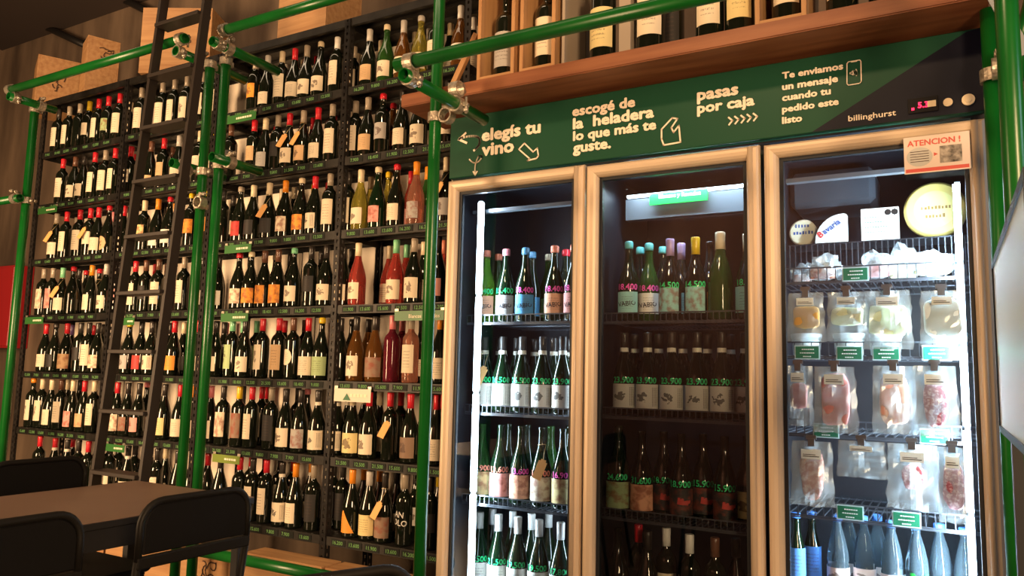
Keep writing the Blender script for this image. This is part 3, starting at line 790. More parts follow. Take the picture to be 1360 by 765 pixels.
# thermostat
cpx = hat(1222, 141)
hchild(MB().box(hat(1206,140).x, hat(1246,140).x, FH-.006, FH, hat(1222,150).z, hat(1222,130.5).z), 'thermostat', mat('thermostat_black', (.008,.008,.01), .25))
red = mat('red_led', (.1,0,0), .5, emit=(1,.015,.06), es=3)
p0 = hat(1219.5, 144.5); me = text_mesh('5.3', .03, width=x_for(1233, FH, p0.z)-p0.x).copy(); me.materials.clear()
link('display_digits', me, red, hp, (p0.x-fl.x, FH-.008-fl.y, p0.z))
p0 = hat(1212.5, 145.8); hchild(MB().box(p0.x-.004, p0.x+.004, FH-.008, FH-.006, p0.z-.004, p0.z+.004), 'indicator', red)
cream = mat('cream_button', (.75,.62,.42), .4)
for (x, y) in ((1234.8,137),(1240.3,136.2),(1234.8,141),(1240.3,140.2)):
    p = hat(x, y); hchild(MB().box(p.x-.006, p.x+.006, FH-.009, FH-.006, p.z-.005, p.z+.005), 'button', cream)
for (x, y, r) in ((1259,136.5,.013),(1286,133,.018)):
    p = hat(x, y); hchild(MB().tube((p.x, FH, p.z), (p.x, FH-.008, p.z), r, 18).tube((p.x, FH-.008, p.z), (p.x, FH-.010, p.z), r*.55, 12), 'knob', cream)
# doors
FPR = [(0,0),(0,.016),(.003,.024),(.010,.030),(.020,.031),(.032,.028),(.040,.022),(.046,.012),(.048,.002),(.048,-.012)]
def ring_frame(x0, x1, z0, z1, prof, y):
    mb = MB(); b = mb.b; rings = []
    for u, v in prof:
        rings.append([b.verts.new(c) for c in ((x0+u, y-v, z0+u), (x1-u, y-v, z0+u), (x1-u, y-v, z1-u), (x0+u, y-v, z1-u))])
    for r0, r1 in zip(rings, rings[1:]):
        for i in range(4): b.faces.new((r0[i], r0[(i+1)%4], r1[(i+1)%4], r1[i]))
    return mb
gm = bpy.data.materials.new('door_glass'); gm.use_nodes = True; MATS['door_glass'] = gm
nt = gm.node_tree; nt.nodes.remove(nt.nodes['Principled BSDF'])
tr = nt.nodes.new('ShaderNodeBsdfTransparent'); tr.inputs[0].default_value = (.93, .96, .97, 1)
gl = nt.nodes.new('ShaderNodeBsdfGlossy'); gl.inputs['Roughness'].default_value = .015
fn = nt.nodes.new('ShaderNodeFresnel'); fn.inputs[0].default_value = 1.5
mx = nt.nodes.new('ShaderNodeMixShader'); ou = nt.nodes['Material Output']
nt.links.new(fn.outputs[0], mx.inputs[0]); nt.links.new(tr.outputs[0], mx.inputs[1]); nt.links.new(gl.outputs[0], mx.inputs[2]); nt.links.new(mx.outputs[0], ou.inputs[0])
for k, (x0, x1) in enumerate(D3):
    dr = fput(ring_frame(x0, x1, ZB, ZT[k], FPR, FY), 'door', ALU)
    fput(ring_frame(x0+.046, x1-.046, ZB+.046, ZT[k]-.046, [(0,.004),(.014,.004),(.014,-.02),(0,-.02)], FY), 'gasket', GASKET, dr)
    fput(MB().box(x0+.044, x1-.044, FY+.004, FY+.006, ZB+.044, ZT[k]-.044), 'glass_pane', gm, dr)
    hx = x1-.030
    fput(MB().tube((hx, FY-.028, ZB+.01), (hx, FY-.028, ZT[k]-.006), .010, 12), 'handle_bead', ALU, dr)
# LED strips: profile + lit lens
LEDC = (.70, .86, 1.0)
def led(x, y, z0, z1, es, segs, side, power):
    pr_ = fput(MB().box(x-.008, x+.008, y, y+.020, z0, z1), 'light_strip', mat('strip_housing', (.5,.55,.6), .4))
    L_ = (z1-z0)/segs
    for i in range(segs):
        a, c = (x-.007, x+.0125) if side > 0 else (x-.0125, x+.007)
        fput(MB().box(a, c, y-.004, y+.016, z0+i*L_+.008, z0+(i+1)*L_-.008), 'lamp_lens', mat('led_lens_%d' % es, (.8,.8,.8), .5, emit=LEDC, es=es), pr_)
    area('strip_light', (x+side*.018, y+.004, (z0+z1)/2), (x+side*1.0, y+.16, (z0+z1)/2), .02, z1-z0, power, LEDC, 175)
led(x_for(633, 2.757, H+.2), 2.757, .25, H+.745, 20, 4, 1, 11)
led(x_for(1279, 2.757, H+.2), 2.757, .25, H+.64, 34, 6, -1, 32)
led(-1.248, 2.90, .25, H+.74, 4, 4, -1, 3)  # hidden strip added to brighten the right back of door 1
# top light of the middle door, level
z_ = at(900, 256, 2.97).z
ml = fput(MB().box(-1.15, -.60, 2.97, 2.985, z_-.006, z_+.010), 'light_strip', mat('strip_housing'))
fput(MB().box(-1.15, -.60, 2.962, 2.97, z_-.002, z_+.006), 'lamp_lens', mat('led_lens_14', (.8,.8,.8), .5, emit=LEDC, es=14), ml)
area('strip_light', (-.875, 2.90, z_+.02), (-.875, 2.96, H+.2), .55, .02, 3.0, LEDC, 175)
LP = mat('fridge_liner_grey', (.10,.12,.14), .4)
fput(MB().box(-1.16, -.57, 2.975, 3.02, z_-.095, z_-.008), 'evaporator_cover', LP)
# sign on that light
p0, p1 = at(863.5, 259, 2.95), at(940, 254, 2.95)
sg = fput(MB().box(p0.x, p1.x, 2.944, 2.952, p0.z-.044, p0.z+.002), 'category_sign', mat('bright_green_card', (.005,.50,.05), .4))
me = text_mesh('Blancos y Rosados', .02, width=(p1.x-p0.x)*.72).copy(); me.materials.clear()
link('lettering', me, mat('white_ink', (.85,.85,.82), .6), sg, (p0.x+(p1.x-p0.x)*.17-fl.x, 2.942-fl.y, p0.z-.020))
# mullions between the compartments, paler panel added for the lit patch behind door 1, fan housings
for x in (-1.212, -.546):
    fput(MB().box(x-.02, x+.02, FY+.03, 3.33, .18, H+.83), 'partition', FRBLK)
fput(MB().box(-1.50, -1.235, 3.30, 3.33, .3, H+.75), 'lit_patch_panel', LP)
fput(MB().box(-1.33, -1.235, 2.95, 3.30, H+.60, H+.80), 'fan_housing', FRBLK, bevel=.02)
fput(MB().box(-.52, -.22, 3.05, 3.33, H+.66, H+.80), 'fan_housing', mat('fan_housing_grey', (.05,.06,.075), .3), bevel=.02)
for k, (x0, x1) in enumerate(D3):
    if k == 1: continue
    fput(MB().box(x0+.05, x1-.05, 2.80, 2.83, H+.70, H+.715), 'top_rail', mat('rail_grey', (.2,.22,.25), .3, metal=.5))
# wire shelves
def wshelf(x0, x1, z, lip=.030, yf=2.79, yb=3.28, front=True, step=.022):
    mb = MB(); w_ = .0016
    n = int((x1-x0)/step)
    for i in range(n+1):
        x = x0+(x1-x0)*i/n
        mb.box(x-w_, x+w_, yf, yb, z-w_, z+w_); mb.box(x-w_*.9, x+w_*.9, yf-w_, yf+w_, z, z+lip)
    for y in (yf, (yf+yb)/2, yb): mb.box(x0, x1, y-.0025, y+.0025, z-.006, z-.001)
    mb.box(x0, x1, yf-.0035, yf-.0005, z+lip-.0025, z+lip+.0025); mb.box(x0, x1, yf-.0035, yf-.0005, z-.012, z-.007)
    return fput(mb, 'wire_shelf', WIRE)
I3 = [(-1.811, -1.236), (-1.188, -.570), (-.520, .076)]
ZS1 = [H+.222, H-.158, H-.530, H-.903]; ZS2 = [H+.218, H-.145, H-.522, H-.895]
for z in ZS1: wshelf(*I3[0], z)
for z in ZS2: wshelf(*I3[1], z)
ZS3 = [H+.345, H+.090, H-.172, H-.440]
for z in ZS3: wshelf(*I3[2], z, lip=.045, step=.026)
wshelf(*I3[2], H-.778, lip=.02)

FB = [
 (0, 0, "643uls-s 665ukpgl 688ukbb 712.5ukgx 736ukss 757uksp 662uksgbs 706ukbbb 726ukcxb 731ukgxb 751ukrsb".split(),
   ['15.400','15.400','18.400','18.400','18.400','18.400'], ['green','green','pink','pink','pink','pink']),
]
FR_ = {
 (1,0): [(643,'u','l','s','s','s','15.400','green'),(666,'u','d','p','g','s','15.400','green'),(689,'u','d','b','b','s','18.400','pink'),(712.5,'u','d','g','x','s','18.400','pink'),(736,'u','d','s','s','s','18.400','pink'),(759,'u','d','s','p','s','18.400','pink'),
         (661,'u','g','s','g','sb',0,0),(706,'u','d','b','b','sb',0,0),(728,'u','g','c','x','sb',0,0),(751,'u','d','r','s','sb',0,0)],
 (1,1): [(643,'u','d','k','w','w4Nt','17.800','green'),(667,'u','d','k','w','w4N','26.500','green'),(693,'u','d','k','w','w4N','26.500','green'),(720,'u','d','k','w','w4N','23.900','green'),(747,'u','d','k','w','w4N','23.900','green'),
         (662,'u','d','k','w','w4Nb',0,0),(686,'u','d','k','w','w4Nb',0,0),(709,'u','d','k','w','w4Nb',0,0),(735,'u','d','k','w','w4Nb',0,0),(758,'u','d','k','w','w4Nb',0,0)],
 (1,2): [(640,'u','g','-','y','w2','17.900','coral'),(664,'u','d','-','p','w2','13.600','coral'),(688,'u','d','-','s','w2','13.600','pink'),(716,'u','d','-','c','w2t','11.900','coral'),(744,'u','d','-','y','w2','16.900','pink'),
         (675,'u','d','-','y','w2b',0,0),(700,'u','d','-','p','w2b',0,0),(731,'u','g','-','y','w2b',0,0),(756,'u','d','-','y','w2b',0,0)],
 (1,3): [(636,'u','d','a','w','w','21.500','green'),(661,'u','d','a','w','w','21.500','green'),(687,'u','d','a','w','w','19.500','green'),(712,'u','d','a','w','w','19.500','green'),(741,'u','d','a','w','w','17.800','green'),
         (653,'u','d','w','w','wb',0,0),(680,'u','d','w','w','wb',0,0),(705,'u','d','w','w','wb',0,0),(728,'u','d','w','w','wb',0,0)],
 (2,0): [(835,'u','d','e','e','s','18.400','pink'),(862,'u','g','e','w','s','18.400','pink'),(890,'u','k','i','e','h2','14.500','green'),(924,'u','k','y','e','h2','14.500','green'),(957,'c','g','c','-','',0,0),(974,'u','d','c','b','w4',0,0),(993,'u','d','c','e','w','18.500','green'),
         (850,'u','k','e','e','sb',0,0),(874,'u','k','e','w','sb',0,0),(905,'u','k','i','e','b',0,0),(943,'u','k','-','o','b',0,0)],
 (2,1): [(829,'u','k','k','w','w4N','23.900','green'),(860,'u','k','k','w','w4N','23.900','green'),(892,'u','k','k','w','w4N','23.900','green'),(926,'u','k','k','w','w4N','23.900','green'),(959,'u','k','k','w','w4N','23.900','green'),(990,'u','k','k','w','w4N','23.900','green'),
         (812,'u','k','k','w','w4Nb',0,0),(843,'u','k','k','w','w4Nb',0,0),(875,'u','k','k','w','w4Nb',0,0),(907,'u','k','k','w','w4Nb',0,0),(940,'u','k','k','w','w4Nb',0,0),(971,'u','k','k','w','w4Nb',0,0)],
 (2,2): [(818,'c','d','-','m','w2','24.600','green'),(846,'u','k','-','s','w2','31.600','green'),(875,'u','k','-','d','w2','18.900','green'),(905,'u','k','-','d','w2','18.900','green'),(934,'u','k','-','d','w2','15.900','green'),(963,'u','k','-','d','w2','15.900','green'),(993,'u','k','-','y','w1',0,0)],
 (2,3): [(814,'u','k','-','d','w',0,0),(838,'o','k','r','d','w',0,0),(860,'u','k','k','d','w',0,0),(885,'o','k','w','c','w',0,0),(916,'o','k','w','c','w',0,0),(950,'o','k','n','c','w',0,0),(978,'u','k','k','c','w',0,0)],
}
# lettering on the hand-drawn labels
VAB = bend(text_mesh('VABIO', .015, size=.0245, align='CENTER'), RADB['u']+.0016); VAB.materials.clear(); VAB.materials.append(mat('black_ink', (.02,.02,.03), .6))
DN = {1: 'left door', 2: 'middle door'}
for (dn, sn), L_ in FR_.items():
    z = (ZS1 if dn == 1 else ZS2)[sn]+.003; placed_ = []
    L2 = []
    for t in L_:
        px, sh, g, cp, lb, op, pr_, pc = t
        s_ = 1.06; r = RADB[sh]*s_; ok = False
        for dx in (0, .01, -.01, .02, -.02, .03):
            for Y in ((2.97, 2.99, 3.01, 3.03, 3.06) if 'b' in op else (2.865, 2.88, 2.90, 2.92, 2.935)):
                X = x_for(px, Y, z+.12)+dx
                if all(math.hypot(X-q[0], Y-q[1]) > r+q[2]+.002 for q in placed_) and I3[dn-1][0]+r-.005 < X < I3[dn-1][1]-r+.006: ok = True; break
            if ok: break
        if not ok: print('no room', dn, sn, px); continue
        placed_.append((X, Y, r)); L2.append((X, Y, t, s_))
    for back in (0, 1):
        M2 = sorted([q for q in L2 if ('b' in q[2][5]) == bool(back)], key=lambda q: q[0])
        for k, (X, Y, t, s_) in enumerate(M2):
            px, sh, g, cp, lb, op, pr_, pc = t
            o = bottle(X, Y, z, sh, g, cp, lb, op, 'wine bottles in the fridge behind the %s' % DN[dn], s_, rz=(.34 if dn == 1 else .20)+rng.uniform(-.08,.08), price=pr_ or None, pcol=pc or None, kind_name='chilled_wine_bottle')
            cn = (CC[cp][1]+'-capped ') if cp != '-' else 'uncapped '
            o['label'] = '%s%s bottle in fridge, %s door, %s shelf, %s in %s row from left' % (cn, GN[g], 'first' if dn == 1 else 'middle', ['top','second','third','lowest'][sn], ORD[k], 'back' if back else 'front')
            if dn == 2 and sn == 2 and px in (875, 905, 934, 963):
                me = patch_mesh(RADB['u']+.0012, .058, .082, .75, 8); me.materials.append(noisy('red_script_print', (.03,.02,.02), (.55,.06,.05), 60, .6, lo=.42, hi=.5)); me.name = 'red_print'; link('red_print', me, None, o, rot=(0,.08,0))
            if sn == 0 and cp in 'spbges' and 's' in op and sh == 'u' and not back:
                link('lettering', VAB, None, o, (0,0,.056), (0,-.12,0))

# ---- third door: cheeses, packs, tubs, water
DY = 2.82
# riser: wire back rail the cheeses stand on
riser = fput(MB(), 'riser_shelf', WIRE) if False else None
zr_ = at(1160, 320, 3.0).z
mb = MB()
for i in range(30):
    x = -.51+i*.0195
    mb.box(x-.0016, x+.0016, 2.985, 2.989, H+.35, zr_)
mb.box(-.515, .07, 2.983, 2.991, zr_-.004, zr_); mb.box(-.515, .07, 2.983, 3.15, zr_-.003, zr_-.001); mb.box(-.515, .07, 2.983, 2.991, H+.36, H+.366)
fput(mb, 'riser_shelf', WIRE)
def disc_cheese(px, r, th, Y, label, rim, face, inner, txt, ink, ring=None):
    z = zr_+r+.001; x = x_for(px, Y, z)
    o = empty('round_cheese', (x, Y, zr_+.001), label, 'cheese')
    k = 36; mb = MB(); b = mb.b
    pr_ = [(r*.9, -th/2), (r, -th*.3), (r, th*.3), (r*.9, th/2)]
    rings = [[b.verts.new((rr*math.cos(2*math.pi*i/k), yy, r+rr*math.sin(2*math.pi*i/k))) for i in range(k)] for rr, yy in pr_]
    for a_, c_ in zip(rings, rings[1:]):
        for i in range(k): f = b.faces.new((a_[i], a_[(i+1)%k], c_[(i+1)%k], c_[i])); f.smooth = True
    b.faces.new(rings[0]); b.faces.new(rings[-1])
    mb.put('rind', rim, o)
    mb = MB(); mb.poly([(r*inner*math.cos(2*math.pi*i/k), -th/2-.001, r+r*inner*math.sin(2*math.pi*i/k)) for i in range(k)]).put('paper_disc', face, o)
    mb = MB(); q = random.Random(px)
    for s_, w__, zz in txt:
        x = -w__/2
        while x < w__/2: mb.box(x, x+.004+.004*q.random(), -th/2-.002, -th/2-.0012, r+zz, r+zz+.008+.006*q.random()); x += .0105
    mb.put('printed_name', ink, o)
    return o
disc_cheese(1067, .050, .035, 3.03, 'small round cheese with cream label and blue print', mat('pale_rind', (.78,.74,.60), .5), mat('cream_paper', (.80,.78,.60), .5), .86,
   [('SAINT', .05, .018), ('MARTIN', .065, -.008)], mat('blue_ink', (.05,.12,.4), .5))
disc_cheese(1242, .098, .06, 3.03, 'large round yellow cheese beside the bright light strip', mat('yellow_wax', (.80,.62,.18), .35), mat('yellow_paper', (.85,.75,.28), .5), .66,
   [('Gouda', .085, .0), ('HOLANDA', .06, -.03)], mat('brown_ink', (.3,.16,.03), .5))
# wedge
x = x_for(1107, 2.99, zr_+.04); wd = empty('cheese_wedge', (x, 3.0, zr_+.001), 'white cheese wedge standing on the top fridge rack', 'cheese')
mb = MB(); b = mb.b
pts = [(-.062,0),(.045,0),(.047,.012),(.046,.10),(.036,.104)] + [(.036-.098*math.sin(t*math.pi/2/8), .006+.098*math.cos(t*math.pi/2/8)) for t in range(1, 8)]
F_ = [b.verts.new((u, -.02, v)) for u, v in pts]; G_ = [b.verts.new((u, .02, v)) for u, v in pts]
b.faces.new(F_); b.faces.new(G_[::-1])
for i in range(len(pts)): b.faces.new((F_[i], F_[(i+1)%len(pts)], G_[(i+1)%len(pts)], G_[i]))
mb.put('wrapper', mat('white_wrap', (.72,.76,.76), .4), wd)
me = text_mesh('avaria', .015, width=.068).copy(); me.materials.clear(); link('lettering', me, mat('blue_ink'), wd, (-.028, -.022, .030), (0, -.62, 0))
me = text_mesh('B', .02, width=.015).copy(); me.materials.clear(); link('lettering', me, mat('red_ink', (.6,.04,.05), .5), wd, (-.043, -.022, .018), (0, -.62, 0))
# white box with two seals
x0, x1 = x_for(1143.5, 3.0, zr_+.05), x_for(1194, 3.0, zr_+.05); W = x1-x0
bx = empty('cheese_box', ((x0+x1)/2, 3.0, zr_+.001), 'square white box with two black seals, next to the yellow cheese', 'box')
MB().box(-W/2, W/2, 0, .04, 0, .118).put('carton', mat('white_carton', (.78,.80,.78), .5), bx, bevel=.001)
for u in (.22, .40): MB().tube((u*W, 0, .100), (u*W, -.001, .100), .0115, 8).put('seal', BLACK, bx)
for k, (s_, w__) in enumerate((('QUESO', .05), ('cremoso', .06), ('contenido neto', .075), ('industria argentina', .09))):
    mb = MB(); x = -W/2+.012
    while x < -W/2+.012+w__: mb.box(x, x+.006, -.0015, -.0006, .083-k*.018, .087-k*.018); x += .0085
    mb.put('print_line', mat('grey_green_ink', (.2,.3,.25), .6), bx)

# clear bags
bagm = bpy.data.materials.new('clear_bag'); bagm.use_nodes = True; nt = bagm.node_tree; nt.nodes.remove(nt.nodes['Principled BSDF'])
tr = nt.nodes.new('ShaderNodeBsdfTransparent'); tr.inputs[0].default_value = (.88,.93,.95,1)
gl = nt.nodes.new('ShaderNodeBsdfGlossy'); gl.inputs['Roughness'].default_value = .26; gl.inputs[0].default_value = (.9,.95,1,1)
df = nt.nodes.new('ShaderNodeBsdfDiffuse'); df.inputs[0].default_value = (.75,.82,.85,1)
m1 = nt.nodes.new('ShaderNodeMixShader'); m1.inputs[0].default_value = .62; nt.links.new(gl.outputs[0], m1.inputs[1]); nt.links.new(df.outputs[0], m1.inputs[2])
m2 = nt.nodes.new('ShaderNodeMixShader'); m2.inputs[0].default_value = .33
nt.links.new(tr.outputs[0], m2.inputs[1]); nt.links.new(m1.outputs[0], m2.inputs[2]); nt.links.new(m2.outputs[0], nt.nodes['Material Output'].inputs[0])
from mathutils import noise as mnoise
def sheet(mb, w0, w1, h, y, amp, seed, nx=9, nz=13, bulge=0):
    b = mb.b; g = []
    for j in range(nz+1):
        v = j/nz; row = []
        for i in range(nx+1):
            u = i/nx; wv = w0+(w1-w0)*v
            n = mnoise.noise(Vector((u*3.1+seed, v*4.3, seed*1.7)))*amp
            e = mnoise.noise(Vector((v*5+seed*3, i*7.7 if i in (0, nx) else 3.3, 1)))*.010*(1 if i in (0, nx) else 0)
            yy = y-bulge*math.sin(math.pi*u)*math.sin(math.pi*min(1, v*1.15))+n*(.3+.7*math.sin(math.pi*u))
            row.append(b.verts.new(((u-.5)*wv+e, yy, -h*(1-v)+mnoise.noise(Vector((u*6, seed, 2)))*.008*(1-v))))
        g.append(row)
    for j in range(nz):
        for i in range(nx):
            f = b.faces.new((g[j][i], g[j][i+1], g[j+1][i+1], g[j+1][i])); f.smooth = False
def blob(w_, h_, d_, seed, shape='slab'):
    mb = MB(); b = mb.b
    bmesh.ops.create_icosphere(b, subdivisions=3, radius=1)
    for v in b.verts:
        c = v.co; p = .45 if shape == 'slab' else .8
        q = Vector([math.copysign(abs(t)**p, t) for t in c])
        n = mnoise.noise(c*1.6+Vector((seed, 0, 0)))*.22+mnoise.noise(c*4+Vector((seed, 5, 0)))*.08
        q = q*(1+n*(.5 if shape == 'slab' else 1))
        v.co = (q.x*w_/2, q.y*d_/2, q.z*h_/2)
    for f in b.faces: f.smooth = True
    return mb
def bagthing(px, pyt, w_, h_, content, label, Y=2.752, name='vacuum_pack', clipon=True, tilt=0, cz=-.5, label_card=True):
    p = at(px, pyt, Y)
    o = empty(name, p, label, 'food pack'); seed = px*.13
    mb = MB(); sheet(mb, w_*.98, w_*.9, h_, -.005, .017, seed, bulge=.008); sheet(mb, w_*1.02, w_*.9, h_, .006, .010, seed+9, bulge=-.004)
    mb.put('bag', bagm, o, rot=(0, tilt, 0))
    if content:
        kind, mt, cw, ch = content
        blob(cw, ch, .016, seed, kind).put('contents', mt, o, (0, .001, h_*cz))
    if label_card:
        MB().box(-w_*.22, w_*.22, -.0225, -.0215, -h_*.27, -h_*.12).put('paper_label', mat('weigh_label', (.78,.80,.78), .5), o)
        MB().box(-w_*.18, w_*.18, -.0235, -.0227, -h_*.235, -h_*.222).box(-w_*.18, w_*.10, -.0235, -.0227, -h_*.205, -h_*.195).put('print', mat('black_ink'), o)
    if clipon:
        MB().box(-.010, .010, -.016, .004, -.016, .010).box(-.016, .016, -.010, -.004, .006, .020).put('clip', mat('clip_steel', (.25,.25,.26), .3, metal=.8), o)
    return o
hamo = noisy('orange_cheese', (.62,.30,.06), (.72,.38,.09), 6, .5); pale = noisy('pale_cheese', (.62,.60,.32), (.72,.70,.45), 50, .5)
ham = noisy('cooked_ham', (.55,.17,.15), (.66,.27,.24), 40, .4); bac = noisy('bacon', (.70,.30,.20), (.85,.60,.50), 45, .4, (1,1,.3), lo=.42, hi=.58)
salm = noisy('marbled_salami', (.28,.04,.05), (.60,.34,.32), 110, .4, lo=.48, hi=.6); jam = noisy('cured_meat', (.42,.13,.08), (.60,.36,.26), 70, .4, lo=.45, hi=.6)
rows = [
 (1070, 389, .125, .165, ('slab', hamo, .085, .075), 'hanging clear pack with half round of orange cheese'),
 (1124, 388, .125, .16, ('slab', pale, .095, .06), 'hanging clear pack with pale green-veined cheese'),
 (1178, 386, .145, .19, ('slab', pale, .115, .10), 'wide hanging pack of pale cheese beside price card'),
 (1250, 386, .125, .17, ('slab', mat('white_cheese', (.8,.8,.72), .5), .10, .12), 'hanging pack of white cheese next to bright light strip'),
 (1060, 486, .095, .20, ('slab', ham, .055, .085), 'narrow hanging pack of pink meat at left of shelf'),
 (1108, 487, .135, .215, ('slab', ham, .085, .165), 'hanging pack of cooked ham slab beside a gap'),
 (1186, 486, .130, .215, ('slab', bac, .082, .15), 'hanging pack of streaky pink bacon'),
 (1241, 486, .130, .215, ('blob', salm, .062, .16), 'hanging pack with dark red marbled sausage'),
 (1078, 586, .140, .21, ('blob', jam, .075, .165), 'lower hanging pack of brownish cured slices'),
 (1144, 586, .150, .115, None, 'small crumpled nearly empty hanging pack in lower row'),
 (1211, 590, .150, .20, ('blob', salm, .062, .075), 'lower hanging pack with small dark red sausage'),
 (1264, 594, .085, .225, ('blob', salm, .055, .15), 'lower hanging pack of red slices by light strip'),
]
for k, (px, py, w_, h_, ct, lab) in enumerate(rows): bagthing(px, py, w_, h_, ct, lab, Y=2.734 if k % 2 else 2.757)
# packs lying on the first shelf, crumpled film
for k, (px, wd_, hh, ct, lab) in enumerate([(1066,.085,.075,bac,'crumpled pack at the left of the first fridge rack'),(1092,.13,.085,jam,'crumpled pack with brown edges behind the front rail'),
        (1135,.12,.05,ham,'flat pack of pink slices on the first rack'),(1166,.12,.09,ham,'upright crumpled pack in the middle of first rack'),
        (1200,.12,.11,pale,'tall pointed crumpled pack on the first rack'),(1238,.15,.085,pale,'bright crumpled pack near the light on first rack')]):
    Y = 2.835 if k % 2 else 2.925; z = ZS3[0]+.004; x = x_for(px, Y, z+.04)
    o = empty('food_pack', (x, Y, z), lab, 'food pack')
    mb = MB(); b = mb.b; bmesh.ops.create_icosphere(b, subdivisions=3, radius=1)
    for v in b.verts:
        c = v.co.copy(); n = mnoise.noise(c*1.9+Vector((k*3,0,0)))*.42+mnoise.noise(c*5+Vector((0,k,0)))*.22
        zz = (c.z*.5+.5)
        q = c*(1+n); v.co = (q.x*wd_*.48, q.y*.035, max(0, zz*(1+n*.8))*hh)
    mb.put('bag', bagm, o)
    blob(wd_*.7, hh*.45, .035, k+2, 'slab').put('contents', ct, o, (0, 0, hh*.30))
# tubs on second shelf
for px, lab in ((1071,'white lidded tub behind the leftmost green price card'),(1128,'white lidded tub behind second green price card'),(1176,'pale tub behind third price card'),(1262,'bright tub beside the light strip')):
    z = ZS3[1]+.003; Y = 2.90; x = x_for(px, Y, z+.04); o = empty('tub', (x, Y, z), lab, 'tub', 'lidded tubs in the fridge')
    MB().lathe([(.040,0),(.046,.004),(.050,.062),(.050,.064)], 24).put('cup', mat('milky_plastic', (.55,.62,.60), .3), o)
    MB().lathe([(.051,.060),(.053,.062),(.053,.074),(.050,.077)], 24).put('lid', mat('white_lid', (.8,.82,.82), .35), o)
# price cards
for k, (px, py, t1) in enumerate([(1136,364,'QUESOS'),(1072,468,'COLONIA'),(1128,469,'BRIE'),(1177,469,'GOUDA'),(1244,469,'FONTINA'),(1097,572,'JAMON'),(1241,580,'PANCETA'),(1129,681,'BONDIOLA'),(1204,690,'SALAME')]):
    p = at(px, py, 2.782); o = empty('price_card', p, 'green price card %s on the fridge rack front, third door' % (['above the hanging orange cheese','over left tub','over second tub','in the middle of tubs','nearest the bright strip','above the cured slices','above the narrow red pack','above water bottles, left one','above water bottles, right one'][k]), 'price card', 'green price cards in the fridge')
    MB().box(-.041, .041, 0, .002, -.024, .024).put('holder', mat('card_holder', (.45,.55,.58), .2), o)
    MB().box(-.037, .037, -.0015, 0, -.020, .020).put('card', mat('card_green', (.004,.13,.06), .5), o)
    mb = MB()
    for j, w__ in enumerate((.034, .046, .026)):
        x = -w__/2
        while x < w__/2: mb.box(x, x+.005, -.0027, -.0017, .0085-j*.012, .0115-j*.012); x += .0068
    mb.put('small_print', mat('white_ink', (.8,.78,.74), .6), o)
# water bottles
petm = mat('blue_tinted_pet', (.62,.86,1.0), .04, trans=.95, ior=1.28)
capb = mat('blue_cap', (.08,.25,.70), .4)
def pet(px, lab, txt, lc, back=0, r=.0345):
    z = H-.776; Y = 2.87+back*.095+(.035 if px in (1249, 1148) else 0); x = x_for(px, Y, z+.2); o = empty('water_bottle', (x, Y, z), lab, 'bottle', 'plastic water bottles')
    MB().lathe([(r*.8,0),(r,.008),(r,.05),(r*.95,.055),(r,.06),(r,.17),(r*.93,.175),(r,.185),(r*.95,.21),(r*.75,.25),(r*.48,.285),(r*.34,.30),(.0135,.305),(.0135,.318)], 22).put('body', petm, o)
    MB().lathe([(.0165,.312),(.0165,.330),(.015,.332)], 16).put('cap', capb, o)
    me = patch_mesh(r+.0005, .095, .165, 2.0, 16); me.materials.append(PAPER[1]); link('label', me, None, o, color=lc)
    if txt:
        me = bend(text_mesh(txt, .04, size=.09 if len(txt) == 1 else .03, align='CENTER'), r+.003); link('lettering', me, mat('leaf_green_ink', (.02,.45,.05), .5), o, (0,0,.115), (0,0,.25))
pet(1113,'large water bottle, leftmost of the plastic ones','',(.75,.6,.55)); pet(1148,'large water bottle second from the glass ones','',(.8,.7,.68)); pet(1185,'water bottle in the middle below right price card','',(.8,.7,.7))
pet(1218,'water bottle with a big green V on it','V',(.75,.85,.8)); pet(1249,'water bottle right of the green-lettered one','',(.7,.8,.8)); pet(1283,'water bottle beside the bright light strip','V',(.7,.8,.8))
pet(1128,'plastic water bottle behind the two leftmost','',(.75,.6,.55),1); pet(1166,'plastic water bottle in the back row middle','',(.75,.6,.55),1)
for px, lab in ((1058,'small glass bottle with blue label at the door edge'),(1079,'small glass bottle with blue label beside plastic ones')):
    z = H-.776; Y = 2.85+(.06 if px > 1060 else 0); x = x_for(px, Y, z+.2); o = empty('glass_water_bottle', (x, Y, z), lab, 'bottle', 'small blue-labelled bottles')
    r = .028
    MB().lathe([(r*.85,0),(r,.006),(r,.20),(r*.85,.225),(r*.5,.265),(.0125,.29),(.0125,.32)], 20).put('glass_body', GLASS['d'], o)
    MB().lathe([(.0155,.312),(.0155,.327),(.014,.329)], 14).put('crown_cap', capb, o)
    me = patch_mesh(r+.0005, .11, .215, 1.8, 14); me.materials.append(PAPER[0]); link('label', me, None, o, color=(.10,.28,.70))
